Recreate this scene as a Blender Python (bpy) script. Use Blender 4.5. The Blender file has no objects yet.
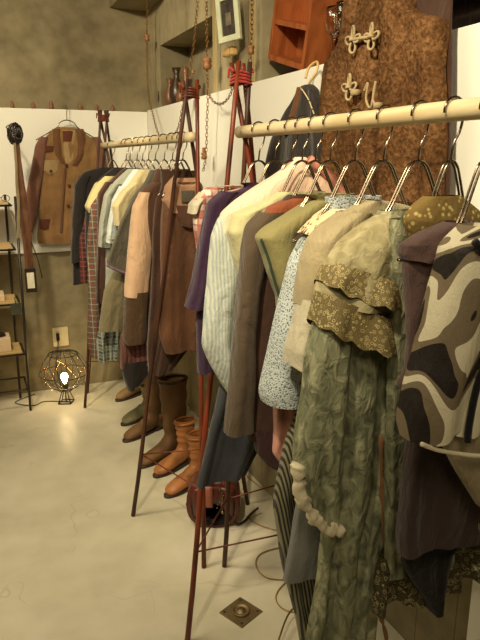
import bpy, bmesh, math, random
from mathutils import Vector, Matrix, noise

# ------------------------------------------------------------------ camera, world, lights
C = bpy.context.scene.collection
sc = bpy.context.scene
H = 1.5
TH = math.atan(160/620); YW = math.atan(280/math.hypot(620, 160))
cam = bpy.data.cameras.new('camera'); cam.sensor_fit = 'VERTICAL'; cam.sensor_height = 24
cam.lens = 24*620/640; cam.clip_start = .02
co = bpy.data.objects.new('camera', cam); C.objects.link(co)
co.location = (0, 0, H); co.rotation_euler = (math.pi/2-TH, 0, -YW)
sc.camera = co
sc.view_settings.view_transform = 'Standard'; sc.view_settings.look = 'None'
sc.view_settings.gamma = 1; sc.view_settings.use_curve_mapping = False
sc.view_settings.exposure = 0.66
w = bpy.data.worlds.new('world'); sc.world = w; w.use_nodes = True
w.node_tree.nodes['Background'].inputs[0].default_value = (1, .84, .55, 1)
w.node_tree.nodes['Background'].inputs[1].default_value = .03
WARM = (1.0, .85, .58)
def area(name, loc, target, sx, sy, power, col=WARM):
    l = bpy.data.lights.new(name, 'AREA'); l.shape = 'RECTANGLE'; l.size = sx; l.size_y = sy
    l.energy = power; l.color = col
    o = bpy.data.objects.new(name, l); C.objects.link(o); o.location = loc
    d = Vector(target)-Vector(loc); o.rotation_euler = d.to_track_quat('-Z', 'Y').to_euler()
def spot(name, loc, target, power, ang=70, blend=.8, size=.06, col=WARM):
    l = bpy.data.lights.new(name, 'SPOT'); l.energy = power; l.color = col
    l.spot_size = math.radians(ang); l.spot_blend = blend; l.shadow_soft_size = size
    o = bpy.data.objects.new(name, l); C.objects.link(o); o.location = loc
    d = Vector(target)-Vector(loc); o.rotation_euler = d.to_track_quat('-Z', 'Y').to_euler()
area('ceiling_lamp', (-.8, 2.0, 2.72), (-.6, 2.1, 0), 1.0, 1.6, 24)
area('fill_light_rear', (-.2, -.6, 2.6), (.6, 1.4, .9), .6, .6, 10)  # added fill from behind the camera, brightens the garment sides facing it
spot('track_light', (-.25, .5, 2.6), (1.1, 1.8, 1.5), 120, 75)
spot('track_light_far', (-.2, 2.3, 2.6), (.9, 3.9, 1.5), 75, 80)
spot('track_light_floor', (-.3, 2.2, 2.6), (-.1, 3.0, 0), 45, 80)

# ------------------------------------------------------------------ geometry of pixels on real planes (used to measure)
_c, _s, _cy, _sy = math.cos(TH), math.sin(TH), math.cos(YW), math.sin(YW)
def ray(px, py):
    dx = px-240; v = 320-py; f = 620*_c+v*_s
    return (dx*_cy+f*_sy, f*_cy-dx*_sy, -620*_s+v*_c)
def onY(px, py, Y):
    r = ray(px, py); t = Y/r[1]; return Vector((r[0]*t, Y, H+r[2]*t))
def onX(px, py, X):
    r = ray(px, py); t = X/r[0]; return Vector((X, r[1]*t, H+r[2]*t))
def onZ(px, py, Z=0):
    r = ray(px, py); t = (Z-H)/r[2]; return Vector((r[0]*t, r[1]*t, Z))

# ------------------------------------------------------------------ materials
def lin(c):
    return tuple(((x/255)/12.92 if x/255 <= .04045 else ((x/255+.055)/1.055)**2.4) for x in c)
def sc3(c, k=1.0):
    r = lin(c); return (min(1, r[0]*k), min(1, r[1]*k), min(1, r[2]*k), 1)
class N:
    def __init__(s, name, rough=.85, metal=0, spec=.3, sheen=0):
        s.m = bpy.data.materials.new(name); s.m.use_nodes = True; s.t = s.m.node_tree
        s.b = s.t.nodes['Principled BSDF']; s.b.inputs['Roughness'].default_value = rough
        s.b.inputs['Metallic'].default_value = metal; s.b.inputs['Specular IOR Level'].default_value = spec
        s.b.inputs['Sheen Weight'].default_value = sheen
        s.tc = s.n('ShaderNodeTexCoord')
    def n(s, typ, **k):
        x = s.t.nodes.new(typ)
        for a, v in k.items(): setattr(x, a, v)
        return x
    def l(s, a, b): s.t.links.new(a, b)
    def obj(s, scale=(1, 1, 1), rot=(0, 0, 0)):
        m = s.n('ShaderNodeMapping'); m.inputs['Scale'].default_value = scale; m.inputs['Rotation'].default_value = rot
        s.l(s.tc.outputs['Object'], m.inputs['Vector']); return m.outputs[0]
    def noise(s, scale, detail=4, vec=None, dist=0):
        x = s.n('ShaderNodeTexNoise'); x.inputs['Scale'].default_value = scale
        x.inputs['Detail'].default_value = detail; x.inputs['Distortion'].default_value = dist
        s.l(vec or s.tc.outputs['Object'], x.inputs['Vector']); return x.outputs['Fac']
    def vor(s, scale, feature='F1', vec=None):
        x = s.n('ShaderNodeTexVoronoi'); x.feature = feature; x.inputs['Scale'].default_value = scale
        s.l(vec or s.tc.outputs['Object'], x.inputs['Vector']); return x.outputs['Distance']
    def ramp(s, fac, stops, const=False):
        r = s.n('ShaderNodeValToRGB'); e = r.color_ramp
        if const: e.interpolation = 'CONSTANT'
        while len(e.elements) < len(stops): e.elements.new(.5)
        for k, (p, c) in enumerate(stops):
            e.elements[k].position = p; e.elements[k].color = c if len(c) == 4 else (*c, 1)
        s.l(fac, r.inputs[0]); return r.outputs[0]
    def mix(s, fac, a, b, typ='MIX'):
        x = s.n('ShaderNodeMix', data_type='RGBA', blend_type=typ)
        if isinstance(fac, (int, float)): x.inputs['Factor'].default_value = fac
        else: s.l(fac, x.inputs['Factor'])
        for i, v in ((6, a), (7, b)):
            if isinstance(v, tuple): x.inputs[i].default_value = v
            else: s.l(v, x.inputs[i])
        return x.outputs[2]
    def math(s, op, a, b=0.0, c=None):
        x = s.n('ShaderNodeMath', operation=op)
        for i, v in enumerate((a, b) if c is None else (a, b, c)):
            if isinstance(v, (int, float)): x.inputs[i].default_value = v
            else: s.l(v, x.inputs[i])
        return x.outputs[0]
    def xyz(s, vec=None):
        x = s.n('ShaderNodeSeparateXYZ'); s.l(vec or s.tc.outputs['Object'], x.inputs[0]); return x.outputs
    def bump(s, h, st=.3, dist=.003):
        x = s.n('ShaderNodeBump'); x.inputs['Strength'].default_value = st; x.inputs['Distance'].default_value = dist
        s.l(h, x.inputs['Height']); s.l(x.outputs[0], s.b.inputs['Normal'])
    def col(s, c):
        if isinstance(c, tuple): s.b.inputs['Base Color'].default_value = c
        else: s.l(c, s.b.inputs['Base Color'])
        return s.m
    def vary(s, base, amt=.25, scale=9):
        f = s.noise(scale, 5)
        v = s.ramp(f, [(.3, (1-amt,)*3), (.7, (1+amt*.3,)*3)])
        return s.mix(1.0, base, v, 'MULTIPLY')

def cloth_bump(m, weave=350, st=.9):
    wr = m.noise(13, 5, m.obj((1, 1, .32), (0, .12, 0)), .9); fine = m.noise(38, 4, m.obj((1, 1, .6)), .6); wv = m.noise(weave, 2)
    h = m.math('ADD', m.math('MULTIPLY_ADD', fine, .22, wr), m.math('MULTIPLY', wv, .05))
    m.bump(h, st, .022)
def plain(name, rgb, rough=.88, amt=.25, weave=350, k=1.0, sheen=.15, scale=9, bump=.25):
    m = N(name, rough, sheen=sheen)
    c = m.vary(sc3(rgb, k), amt, scale)
    if sheen > 0 and bump < .5: cloth_bump(m, weave)
    else: m.bump(m.noise(weave, 2), bump, .002)
    return m.col(c)
def metal(name, rgb, rough=.3):
    m = N(name, rough, 1, .5); return m.col(m.vary(sc3(rgb), .2, 30))
def gloss(name, rgb, rough=.35, amt=.2, scale=20):
    m = N(name, rough, 0, .5); return m.col(m.vary(sc3(rgb), amt, scale))
def wood(name, rgb, rgb2, axis='z', scale=14, rough=.5):
    m = N(name, rough, 0, .4)
    s = {'z': (1, 1, .08), 'y': (1, .08, 1), 'x': (.08, 1, 1)}[axis]
    f = m.noise(scale*3, 6, m.obj(s), 1.2)
    c = m.ramp(f, [(.3, sc3(rgb2)), (.65, sc3(rgb))]); m.bump(f, .15, .002); return m.col(c)
def stripes(name, a, b, freq=120, wob=.5, rough=.85, diag=0, soft=True, vert=True):
    m = N(name, rough, sheen=.1); o = m.xyz(m.obj((1, 1, 1), (0, diag, 0)))
    n_ = m.noise(14, 3); ph = m.math('ADD', m.math('MULTIPLY', o[0] if vert else o[2], freq), m.math('MULTIPLY', n_, wob*10))
    f = m.math('MULTIPLY_ADD', m.math('SINE', ph), .5, .5)
    c = m.ramp(f, [(.3 if soft else .45, sc3(a)), (.7 if soft else .55, sc3(b))])
    cloth_bump(m); return m.col(c)
def plaid(name, base, s1, s2, k=22.0, line=None):
    m = N(name, .9); o = m.xyz()
    def band(v, freq, ph, th):
        return m.math('GREATER_THAN', m.math('SINE', m.math('MULTIPLY_ADD', v, freq, ph)), th)
    a = m.math('MULTIPLY', m.math('ADD', band(o[0], k*6.28, 0, 0), band(o[2], k*6.28, 0, 0)), .5)
    c = m.mix(a, sc3(base), sc3(s1))
    b = m.math('MAXIMUM', band(o[0], k*6.28, 1.6, .93), band(o[2], k*6.28, 1.6, .93))
    c = m.mix(m.math('MULTIPLY', b, .8), c, sc3(s2))
    b2 = m.math('MAXIMUM', band(o[0], k*6.28, -1.6, .93), band(o[2], k*6.28, -1.6, .93))
    c = m.mix(m.math('MULTIPLY', b2, .8), c, sc3(line or s2))
    cloth_bump(m); return m.col(c)
def dotted(name, base, dot, scale=150, th=.36, rough=.85, amt=.2, inv=False):
    m = N(name, rough); v = m.vor(scale)
    f = m.ramp(v, [(th-.06, (1, 1, 1)), (th+.06, (0, 0, 0))])
    c = m.mix(f, m.vary(sc3(base), amt), m.vary(sc3(dot), amt)); m.bump(v, .5, .003); return m.col(c)

concrete = None
def make_concrete(name, a, b, board=None, scale=2.2, rough=.9):
    m = N(name, rough); f = m.noise(scale, 8, None, .3); g = m.noise(14, 6)
    mixf = m.math('MULTIPLY_ADD', g, .35, m.math('MULTIPLY', f, .65))
    c = m.ramp(mixf, [(.36, sc3(b)), (.64, sc3(a))])
    pores = m.ramp(m.vor(70), [(.03, (.55, .55, .55)), (.09, (1, 1, 1))]); c = m.mix(.5, c, m.mix(1, c, pores, 'MULTIPLY'))
    if board:
        o = m.xyz(); ax = {'x': 0, 'y': 1, 'z': 2}[board[0]]
        fr = m.math('FRACT', m.math('MULTIPLY', o[ax], 1/board[1]))
        ln = m.math('LESS_THAN', fr, .03); c = m.mix(m.math('MULTIPLY', ln, .45), c, sc3((60, 52, 34)))
        cell = m.n('ShaderNodeTexWhiteNoise', noise_dimensions='1D'); m.l(m.math('FLOOR', m.math('MULTIPLY', o[ax], 1/board[1])), cell.inputs['W'])
        c = m.mix(.22, c, m.mix(1, c, m.ramp(cell.outputs['Value'], [(0, (.6, .6, .6)), (1, (1.2, 1.2, 1.2))]), 'MULTIPLY'))
    m.bump(g, .4, .004); return m.col(c)
M = {}
M['conc'] = make_concrete('raw_concrete', (146, 134, 104), (106, 96, 72))
M['conc_boards'] = make_concrete('board_marked_concrete', (164, 152, 120), (122, 112, 86), ('y', .16))
M['conc_boards_x'] = make_concrete('board_marked_concrete_low', (166, 158, 130), (122, 116, 92), ('x', .3))
def floor_mat():
    m = N('worn_painted_floor', .32, 0, .45)
    f = m.noise(1.6, 7, None, .6); g = m.noise(9, 6)
    c = m.ramp(m.math('MULTIPLY_ADD', g, .3, m.math('MULTIPLY', f, .7)), [(.36, sc3((190, 184, 158))), (.5, sc3((206, 199, 174))), (.66, sc3((220, 212, 190)))])
    e = m.n('ShaderNodeTexVoronoi'); e.feature = 'DISTANCE_TO_EDGE'; e.inputs['Scale'].default_value = 1.3
    wv = m.n('ShaderNodeVectorMath', operation='ADD'); nn = m.n('ShaderNodeTexNoise'); nn.inputs['Scale'].default_value = 4
    m.l(m.tc.outputs['Object'], nn.inputs['Vector']); m.l(m.tc.outputs['Object'], wv.inputs[0])
    sc_ = m.n('ShaderNodeVectorMath', operation='SCALE'); sc_.inputs['Scale'].default_value = .5
    m.l(nn.outputs['Color'], sc_.inputs[0]); m.l(sc_.outputs[0], wv.inputs[1]); m.l(wv.outputs[0], e.inputs['Vector'])
    cr = m.ramp(e.outputs['Distance'], [(.0015, (1, 1, 1)), (.005, (0, 0, 0))])
    brk = m.ramp(m.noise(2.3, 3), [(.5, (0, 0, 0)), (.6, (1, 1, 1))])
    c = m.mix(m.math('MULTIPLY', m.math('MULTIPLY', cr, brk), .35), c, sc3((132, 122, 92)))
    sp = m.ramp(m.vor(45), [(.04, (1, 1, 1)), (.07, (0, 0, 0))]); c = m.mix(m.math('MULTIPLY', sp, .18), c, sc3((110, 96, 60)))
    m.l(m.ramp(g, [(.3, (.28,)*3), (.7, (.5,)*3)]), m.b.inputs['Roughness'])
    m.bump(g, .08, .002); return m.col(c)
M['floor'] = floor_mat()
M['panel'] = plain('white_painted_board', (236, 234, 222), .6, .05, 60, sheen=0, scale=2, bump=.05)
M['ceil'] = make_concrete('ceiling_concrete', (150, 142, 116), (118, 110, 86))
M['rod'] = wood('pale_wood_rod', (214, 198, 162), (186, 166, 124), 'y', 8)
M['stick'] = wood('red_brown_stick', (128, 56, 30), (58, 26, 16), 'z', 10, .4)
M['stick_dark'] = wood('dark_brown_stick', (86, 50, 32), (34, 22, 16), 'z', 10, .5)
M['cord_red'] = plain('red_cord', (170, 50, 40), .8)
M['chrome'] = metal('hanger_chrome', (128, 114, 96), .22)
M['iron'] = gloss('black_iron', (38, 34, 28), .45)
M['rustwire'] = metal('rusty_wire', (130, 96, 60), .5)
M['blackmat'] = plain('black_cloth', (24, 22, 22), .9)
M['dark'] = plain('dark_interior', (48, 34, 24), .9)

# ------------------------------------------------------------------ mesh helpers
def link(name, bm, m, parent=None, smooth=True):
    me = bpy.data.meshes.new(name)
    bmesh.ops.recalc_face_normals(bm, faces=bm.faces)
    bm.to_mesh(me); bm.free()
    if smooth:
        for p in me.polygons: p.use_smooth = True
    me.materials.append(m)
    o = bpy.data.objects.new(name, me); C.objects.link(o)
    if parent: o.parent = parent
    return o
def thing(name, label, cat, loc=(0, 0, 0), rz=0, group=None):
    o = bpy.data.objects.new(name, None); C.objects.link(o); o.location = loc; o.rotation_euler = (0, 0, rz)
    o.empty_display_size = .05
    o['label'] = label; o['category'] = cat
    if group: o['group'] = group
    return o
def tag(o, label, cat, group=None, kind=None):
    o['label'] = label; o['category'] = cat
    if group: o['group'] = group
    if kind: o['kind'] = kind
    return o
def struct(name, bm, m, smooth=False):
    o = link(name, bm, m, None, smooth); o['kind'] = 'structure'; return o
def box(bm, a, b, mat=None, bev=0):
    r = bmesh.ops.create_cube(bm, size=1)['verts']
    for v in r:
        v.co = Vector([(a[i]+b[i])/2+v.co[i]*(b[i]-a[i]) for i in range(3)])
        if mat: v.co = mat @ v.co
    if bev:
        es = list({e for v in r for e in v.link_edges})
        bmesh.ops.bevel(bm, geom=es, offset=bev, segments=2, affect='EDGES', profile=.6)
    return bm
def tube(bm, pts, r, seg=8, closed=False, cap=True):
    pts = [Vector(p) for p in pts]; n = len(pts)
    rs = r if isinstance(r, (list, tuple)) else [r]*n
    rings = []; up = None
    for i, p in enumerate(pts):
        a = pts[(i-1) % n] if (closed or i > 0) else p
        b = pts[(i+1) % n] if (closed or i < n-1) else p
        t = (b-a).normalized() if (b-a).length > 1e-9 else Vector((0, 0, 1))
        if up is None: up = t.orthogonal().normalized()
        up = (up-t*up.dot(t))
        up = up.normalized() if up.length > 1e-6 else t.orthogonal().normalized()
        q = t.cross(up)
        rings.append([bm.verts.new(p+(up*math.cos(6.2832*k/seg)+q*math.sin(6.2832*k/seg))*rs[i]) for k in range(seg)])
    for i in range(n if closed else n-1):
        A, B = rings[i], rings[(i+1) % n]
        for k in range(seg): bm.faces.new((A[k], A[(k+1) % seg], B[(k+1) % seg], B[k]))
    if cap and not closed:
        bm.faces.new(rings[0][::-1]); bm.faces.new(rings[-1])
    return bm
def spline(pts, k=6, closed=False):
    pts = [Vector(p) for p in pts]; n = len(pts); out = []
    rng = range(n if closed else n-1)
    for i in rng:
        g = lambda j: pts[j % n] if closed else pts[max(0, min(n-1, j))]
        p0, p1, p2, p3 = g(i-1), g(i), g(i+1), g(i+2)
        for s in range(k):
            t = s/k
            out.append(.5*((2*p1)+(p2-p0)*t+(2*p0-5*p1+4*p2-p3)*t*t+(3*p1-p0-3*p2+p3)*t**3))
    if not closed: out.append(pts[-1])
    return out
def lathe(bm, prof, seg=24, origin=(0, 0, 0), sx=1, sy=1):
    o = Vector(origin); rings = []
    for r, z in prof:
        rings.append([bm.verts.new(o+Vector((r*sx*math.cos(6.2832*k/seg), r*sy*math.sin(6.2832*k/seg), z))) for k in range(seg)])
    for A, B in zip(rings, rings[1:]):
        for k in range(seg): bm.faces.new((A[k], A[(k+1) % seg], B[(k+1) % seg], B[k]))
    bm.faces.new(rings[0][::-1]); bm.faces.new(rings[-1])
    return bm

# cloth shell: closed tube of cloth given by rows (z, left, right[, thickness]) from top to bottom
def shell_bm(rows, th=.026, fold=.006, nf=2.4, seed=0, n=64, m=56, v0=0.0, scal=None, hemf=None, hpow=1, wob=.004, bend=None, crum=.004, base=1.0, pw=.55):
    rnd = random.Random(seed*7+3)
    ph = [rnd.uniform(0, 6.28) for _ in range(6)]
    rows = sorted([tuple(r)+((th,) if len(r) == 3 else ()) for r in rows], key=lambda r: -r[0])
    z0, z1 = rows[0][0], rows[-1][0]
    # sample: keep fine steps near the top
    S = []
    for j in range(m+1):
        t = j/m; z = z0+(z1-z0)*(t**1.25)
        for a, b in zip(rows, rows[1:]):
            if z >= b[0]-1e-9:
                k = (a[0]-z)/max(1e-9, a[0]-b[0]); S.append([z]+[a[i]+(b[i]-a[i])*k for i in (1, 2, 3)]); break
        else: S.append(list(rows[-1]))
    for _ in range(2):
        T = [s[:] for s in S]
        for j in range(1, m):
            for i in (1, 2, 3): S[j][i] = (T[j-1][i]+2*T[j][i]+T[j+1][i])/4
    bm = bmesh.new(); rings = []
    L = z0-z1
    mhw = sum((r[2]-r[1])/2 for r in S)/len(S); nf = nf*max(.28, min(1.3, mhw/.17))
    for j, (z, a, b, t_) in enumerate(S):
        c = (a+b)/2; hw = (b-a)/2; f = j/m; ring = []
        amp = fold*(.12+base*min(1, f*1.25))
        for i in range(n):
            ang = 6.28318*i/n; ca, sa = math.cos(ang), math.sin(ang)
            uu = math.copysign(abs(ca)**.8, ca); u = c+hw*uu
            v = math.copysign(abs(sa)**pw, sa)*t_
            k = 6.28318*nf
            warp = .5*math.sin(z*5+ph[4])+.3*math.sin(z*11+ph[5])
            ff = math.sin(k*uu*.5+ph[0]+warp)+.55*math.sin(k*1.73*uu*.5+ph[1]+warp*1.5)+.3*math.sin(k*3.1*uu*.5+ph[2])
            ff = math.copysign(abs(ff)**.85, ff)
            side = 1 if sa >= 0 else -1
            v += amp*ff*(1 if side > 0 else .9)*min(1, hw/.05+.3)
            v += amp*.5*side*math.sin(k*.9*uu*.5+ph[3]+warp)*abs(sa)
            nv = noise.noise_vector(Vector((u*14+seed, v*10, z*9)))
            v += nv.y*crum; u2 = u+nv.x*crum*.8+amp*.25*math.sin(9*z+ph[1])*uu
            zz = z
            if j > m*.55:
                g = ((j/m)-.55)/.45
                zz += g*wob*math.sin(k*.7*uu*.5+ph[2])
            if hemf: zz += hemf(u)*(f**hpow if hpow else 1)
            if scal and j > m*.6:
                g = ((j/m)-.6)/.4; zz -= g*scal[1]*abs(math.sin(scal[0]*uu+side*.4))
            if bend: v += bend(u, z)
            ring.append(bm.verts.new((u2, v0+v, zz)))
        rings.append(ring)
    for A, B in zip(rings, rings[1:]):
        for i in range(n): bm.faces.new((A[i], A[(i+1) % n], B[(i+1) % n], B[i]))
    return bm
def shell(name, rows, mat, parent, **k): return link(name, shell_bm(rows, **k), mat, parent)

class Plane:
    """measured plane of a hanging garment; local u = width, z = height above the floor"""
    def __init__(s, kind, pos, centre):
        s.k, s.pos, s.c = kind, pos, centre
    def pt(s, px, py):
        if s.k == 'Y': p = onY(px, py, s.pos); return p.x-s.c, p.z
        p = onX(px, py, s.pos); return -(p.y-s.c), p.z
    def loc(s): return (s.c, s.pos, 0) if s.k == 'Y' else (s.pos, s.c, 0)
    def rz(s): return 0 if s.k == 'Y' else -math.pi/2
    def ptz(s, px, z):
        lo, hi = -500, 1500
        for _ in range(40):
            mid = (lo+hi)/2
            if s.pt(px, mid)[1] > z: lo = mid
            else: hi = mid
        return s.pt(px, lo)[0]
    def rows(s, L):
        out = []
        for r in L:
            if abs(r[1]) < 3: out.append(r); continue
            u, z = s.pt(r[1], r[0])
            uR = s.ptz(r[2], z) if len(r) > 2 and r[2] is not None else -u
            out.append((z, u, uR)+((r[3],) if len(r) > 3 else ()))
        return out
RODX, RODZ, RODR = .77, 1.58, .0175

# ------------------------------------------------------------------ room
bm = bmesh.new(); box(bm, (-3.2, -2.2, -.06), (1.16, 4.12, 0)); struct('floor', bm, M['floor'])
bm = bmesh.new(); box(bm, (-3.2, -2.2, 2.8), (1.9, 4.3, 2.9)); struct('ceiling', bm, M['ceil'])
bm = bmesh.new(); box(bm, (-3.2, 4.12, -.06), (1.16, 4.3, 2.8)); struct('wall_back', bm, M['conc'])
bm = bmesh.new(); box(bm, (-3.3, -2.2, -.06), (-3.2, 4.3, 2.8)); struct('wall_left', bm, M['conc'])
bm = bmesh.new(); box(bm, (-3.2, -2.3, -.06), (1.9, -2.2, 2.8)); struct('wall_front', bm, M['conc'])
bm = bmesh.new()
box(bm, (1.16, -2.2, -.06), (1.9, 4.3, 1.8))            # low wall up to the ledge
box(bm, (1.16, 3.84, 1.8), (1.9, 4.3, 2.8))             # pier beside the corner
box(bm, (1.16, 2.35, 2.16), (1.9, 3.84, 2.8))           # lintel over the small niche
box(bm, (1.16, 2.43, 1.8), (1.9, 2.95, 2.16))           # pier between the niches
box(bm, (1.34, 2.95, 1.8), (1.9, 3.84, 2.16))           # back of the small niche
box(bm, (1.52, -2.2, 1.8), (1.9, 2.43, 2.8))            # back of the deep niche
box(bm, (1.16, -2.2, 2.62), (1.52, 2.35, 2.8))
struct('wall_right', bm, M['conc_boards'])
bm = bmesh.new(); box(bm, (.93, 3.62, 2.40), (1.159, 4.119, 2.799), bev=.004); struct('trim_1', bm, M['conc'])
bm = bmesh.new(); box(bm, (-3.2, 4.10, .93), (1.139, 4.12, 1.80), bev=.002); struct('trim_2', bm, M['panel'])
bm = bmesh.new(); box(bm, (1.14, -2.2, .93), (1.16, 4.10, 1.81), bev=.002); struct('trim_3', bm, M['panel'])
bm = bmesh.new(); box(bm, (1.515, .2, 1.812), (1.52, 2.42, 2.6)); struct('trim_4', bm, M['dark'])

# ------------------------------------------------------------------ racks
def rack(loc_y0, loc_y1, label, tripods, group='tripod clothes racks'):
    t = thing('clothes_rack', label, 'clothes rack', (RODX, (loc_y0+loc_y1)/2, 0), 0, group)
    cy = (loc_y0+loc_y1)/2
    P = lambda p: (p[0]-RODX, p[1]-cy, p[2])
    bm = bmesh.new(); n = 14
    pts = [P((RODX, loc_y0+(loc_y1-loc_y0)*i/n, RODZ)) for i in range(n+1)]
    tube(bm, pts, [RODR*(1+.02*math.sin(i*2.1)) for i in range(n+1)], 20); link('rod', bm, M['rod'], t)
    for (ay, feet) in tripods:
        apex = Vector((RODX, ay, 1.745)); i = 0
        for (fx, fy, red) in feet:
            f = Vector((fx, fy, 0)); d = apex-f; ox = Vector(((.018 if i % 2 else -.018), (.018 if i//2 else -.018), 0))
            a2 = apex+ox-Vector((d.x, d.y, 0))*.0
            top = f+(a2-f)*1.016
            bm = bmesh.new(); k = 10
            pts = []
            for j in range(k+1):
                p = f+(top-f)*j/k; q = Vector((math.sin(j*1.3+i), math.cos(j*1.7+i*2), 0))*.0022; pts.append(P(p+q))
            pts[0] = P(f+Vector((0, 0, .002)))
            tube(bm, pts, [.0092-.0022*j/k for j in range(k+1)], 10)
            link('leg', bm, M['stick'] if red else M['stick_dark'], t); i += 1
        bm = bmesh.new()
        for q in range(4):
            z = 1.715+q*.009
            tube(bm, [P((apex.x+.031*math.cos(a*.5236)*(1-.05*q), apex.y+.031*math.sin(a*.5236)*(1-.05*q), z+.003*math.sin(a))) for a in range(12)], .0038, 6, True)
        for q in range(4):
            tube(bm, spline([P((apex.x+(.03 if q % 2 else -.03), apex.y+(.02 if q//2 else -.02), 1.745)), P((apex.x+(.036 if q % 2 else -.036), apex.y, 1.755)), P((apex.x+(.03 if q % 2 else -.035), apex.y+.01, 1.73))]), .003, 6)
        link('lashing', bm, M['cord_red'] if feet[0][2] else M['stick'], t)
        # wire brace joining the legs low down
        z = .30; pp = []
        for (fx, fy, red) in feet:
            f = Vector((fx, fy, 0)); pp.append(P(f+(apex-f)*(z/1.745)))
        bm = bmesh.new(); order = sorted(pp, key=lambda p: math.atan2(p[1]-(ay-cy), p[0]))
        for a, b in zip(order, order[1:]+order[:1]): tube(bm, [a, b], .0028, 6)
        link('brace', bm, M['stick'], t)
    return t
rack(.12, 1.765, 'near tripod clothes rack of red-brown sticks, its thick pale rod full of shirts and dresses',
     [(1.755, [(.515, 1.60, 1), (.768, 1.905, 0), (1.03, 1.56, 1), (1.05, 1.93, 1)]), (.22, [(.52, .38, 1), (.52, .02, 1), (1.02, .38, 0), (1.02, .02, 0)])])
rack(2.18, 3.80, 'far tripod clothes rack with dark sticks standing near the corner of the room',
     [(2.20, [(.535, 2.385, 0), (.694, 1.93, 1), (1.03, 2.27, 0)]), (3.70, [(.56, 3.70, 0), (.62, 3.95, 0), (1.0, 3.5, 0), (1.0, 4.0, 0)])])

# ------------------------------------------------------------------ hangers
def make_hanger(y, label, group, rz=0.0, m=None, loc=None, hw=.145, rad=.0023, steep=True):
    t = thing('clothes_hanger', label, 'hanger', loc or (RODX, y, RODZ), rz, group)
    m = m or M['chrome']; R = RODR+.0045
    bm = bmesh.new(); pts = []
    for k in range(11):
        a = math.radians(-25+k*21.5); pts.append((R*math.cos(a), 0, R*math.sin(a)))
    pts = pts[::-1]
    pts2 = [(R*math.cos(math.radians(-25)), 0, R*math.sin(math.radians(-25))), (.014, 0, -.034), (.004, 0, -.052), (0, 0, -.08)]
    tube(bm, spline(pts, 3)+spline(pts2, 5)[1:], rad, 8)
    link('hook', bm, m, t)
    bm = bmesh.new()
    for dy in (-.0042, .0042):
        L = [(u*hw/.18, dy, z) for u, z in ([(-.18, -.247), (-.14, -.222), (-.105, -.198), (-.072, -.165), (-.042, -.118), (-.022, -.09), (0, -.082)] if steep else [(-.18, -.215), (-.14, -.19), (-.09, -.15), (-.05, -.11), (-.025, -.088), (-.01, -.081), (0, -.08)])]; L = L+[(-x, y_, z) for x, y_, z in L[-2::-1]]
        tube(bm, spline(L, 5), rad, 8)
    for s in (-1, 1): tube(bm, [(s*hw, -.0042, -.247 if steep else -.215), (s*hw, .0042, -.247 if steep else -.215)], rad, 8)
    link('shoulder_frame', bm, m, t)
    return t
def copy_tree(o, parent=None):
    c = o.copy(); C.objects.link(c)
    if parent: c.parent = parent
    for ch in o.children: copy_tree(ch, c)
    return c

# ------------------------------------------------------------------ garments
def garment(name, label, cat, plane, parts, group=None):
    """parts: list of (part name, rows, material, kwargs)"""
    t = thing(name, label, cat, plane.loc(), plane.rz(), group)
    for k, p in enumerate(parts):
        nm, rows, mat = p[:3]; kw = dict(p[3]) if len(p) > 3 else {}
        kw.setdefault('seed', len(label)+k*5)
        shell(nm, plane.rows(rows), mat, t, **kw)
    return t
NECK = [(1.472, -.065, .065, .022), (1.455, -.09, .09, .026)]
YP = lambda y, c=RODX: Plane('Y', y, c)
def fringe_curve(plane, pts, v=0):    # pixel polyline on a garment plane -> local points
    return [(plane.pt(*p)[0], v, plane.pt(*p)[1]) for p in pts]
def strip(name, plane, pts, r, m, parent, v=0, bumpy=0, seg=8, k=6):
    L = spline(fringe_curve(plane, pts, v), k)
    bm = bmesh.new()
    rr = [r*(1+bumpy*math.sin(i*1.7)+bumpy*.6*math.sin(i*2.9)) for i in range(len(L))]
    tube(bm, L, rr, seg); return link(name, bm, m, parent)

m_gingham = plaid('red_white_gingham', (226, 212, 192), (186, 120, 108), (170, 96, 86), 26)
m_floral = dotted('pink_floral_cotton', (222, 184, 160), (160, 90, 80), 60, .3)
m_purple = plain('purple_jersey', (58, 36, 60), .9)
m_moire = stripes('pale_zigzag_cotton', (172, 182, 178), (200, 204, 190), 800, 1.1)
m_pinkcream = plain('pale_pink_cotton', (240, 206, 180), .7, .12)
m_pinksatin = plain('pink_satin', (228, 150, 130), .4, .25)
m_lemon = plain('pale_lemon_cotton', (196, 190, 144), .8, .12)
m_card = plain('dark_taupe_knit', (84, 70, 54), .95, .2)
m_rust = plain('rust_knit', (140, 74, 44), .9, .3)
m_dkbrown = plain('very_dark_brown_wool', (70, 46, 34), .95, .3)
m_maroon = plain('dark_maroon_jersey', (62, 34, 32), .8)
m_olive = plain('olive_cotton', (138, 130, 84), .8, .15)
m_dkgreen = plain('dark_green_piping', (50, 66, 44), .8)
m_dot = dotted('blue_white_openwork_knit', (188, 196, 194), (84, 96, 104), 230, .36)
m_denimlight = dotted('pale_blue_net', (176, 184, 180), (120, 130, 132), 240, .30)
m_crochet = dotted('beige_crochet', (222, 200, 160), (96, 72, 44), 90, .3)
m_beige = plain('beige_satin', (164, 150, 116), .5, .15)
m_beigelt = plain('pale_beige_satin', (192, 184, 158), .5, .12)
def crinkle():
    m = N('crinkled_olive_linen', .7); f = m.noise(48, 7, m.obj((1, 1, .55)), .7); g = m.noise(6, 3)
    c = m.ramp(f, [(.32, sc3((94, 94, 70))), (.5, sc3((138, 138, 108))), (.68, sc3((182, 178, 144)))])
    c = m.mix(m.math('MULTIPLY', g, .35), c, sc3((96, 110, 92)))
    m.bump(f, 1.0, .012); return m.col(c)
m_linen = crinkle()
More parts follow.
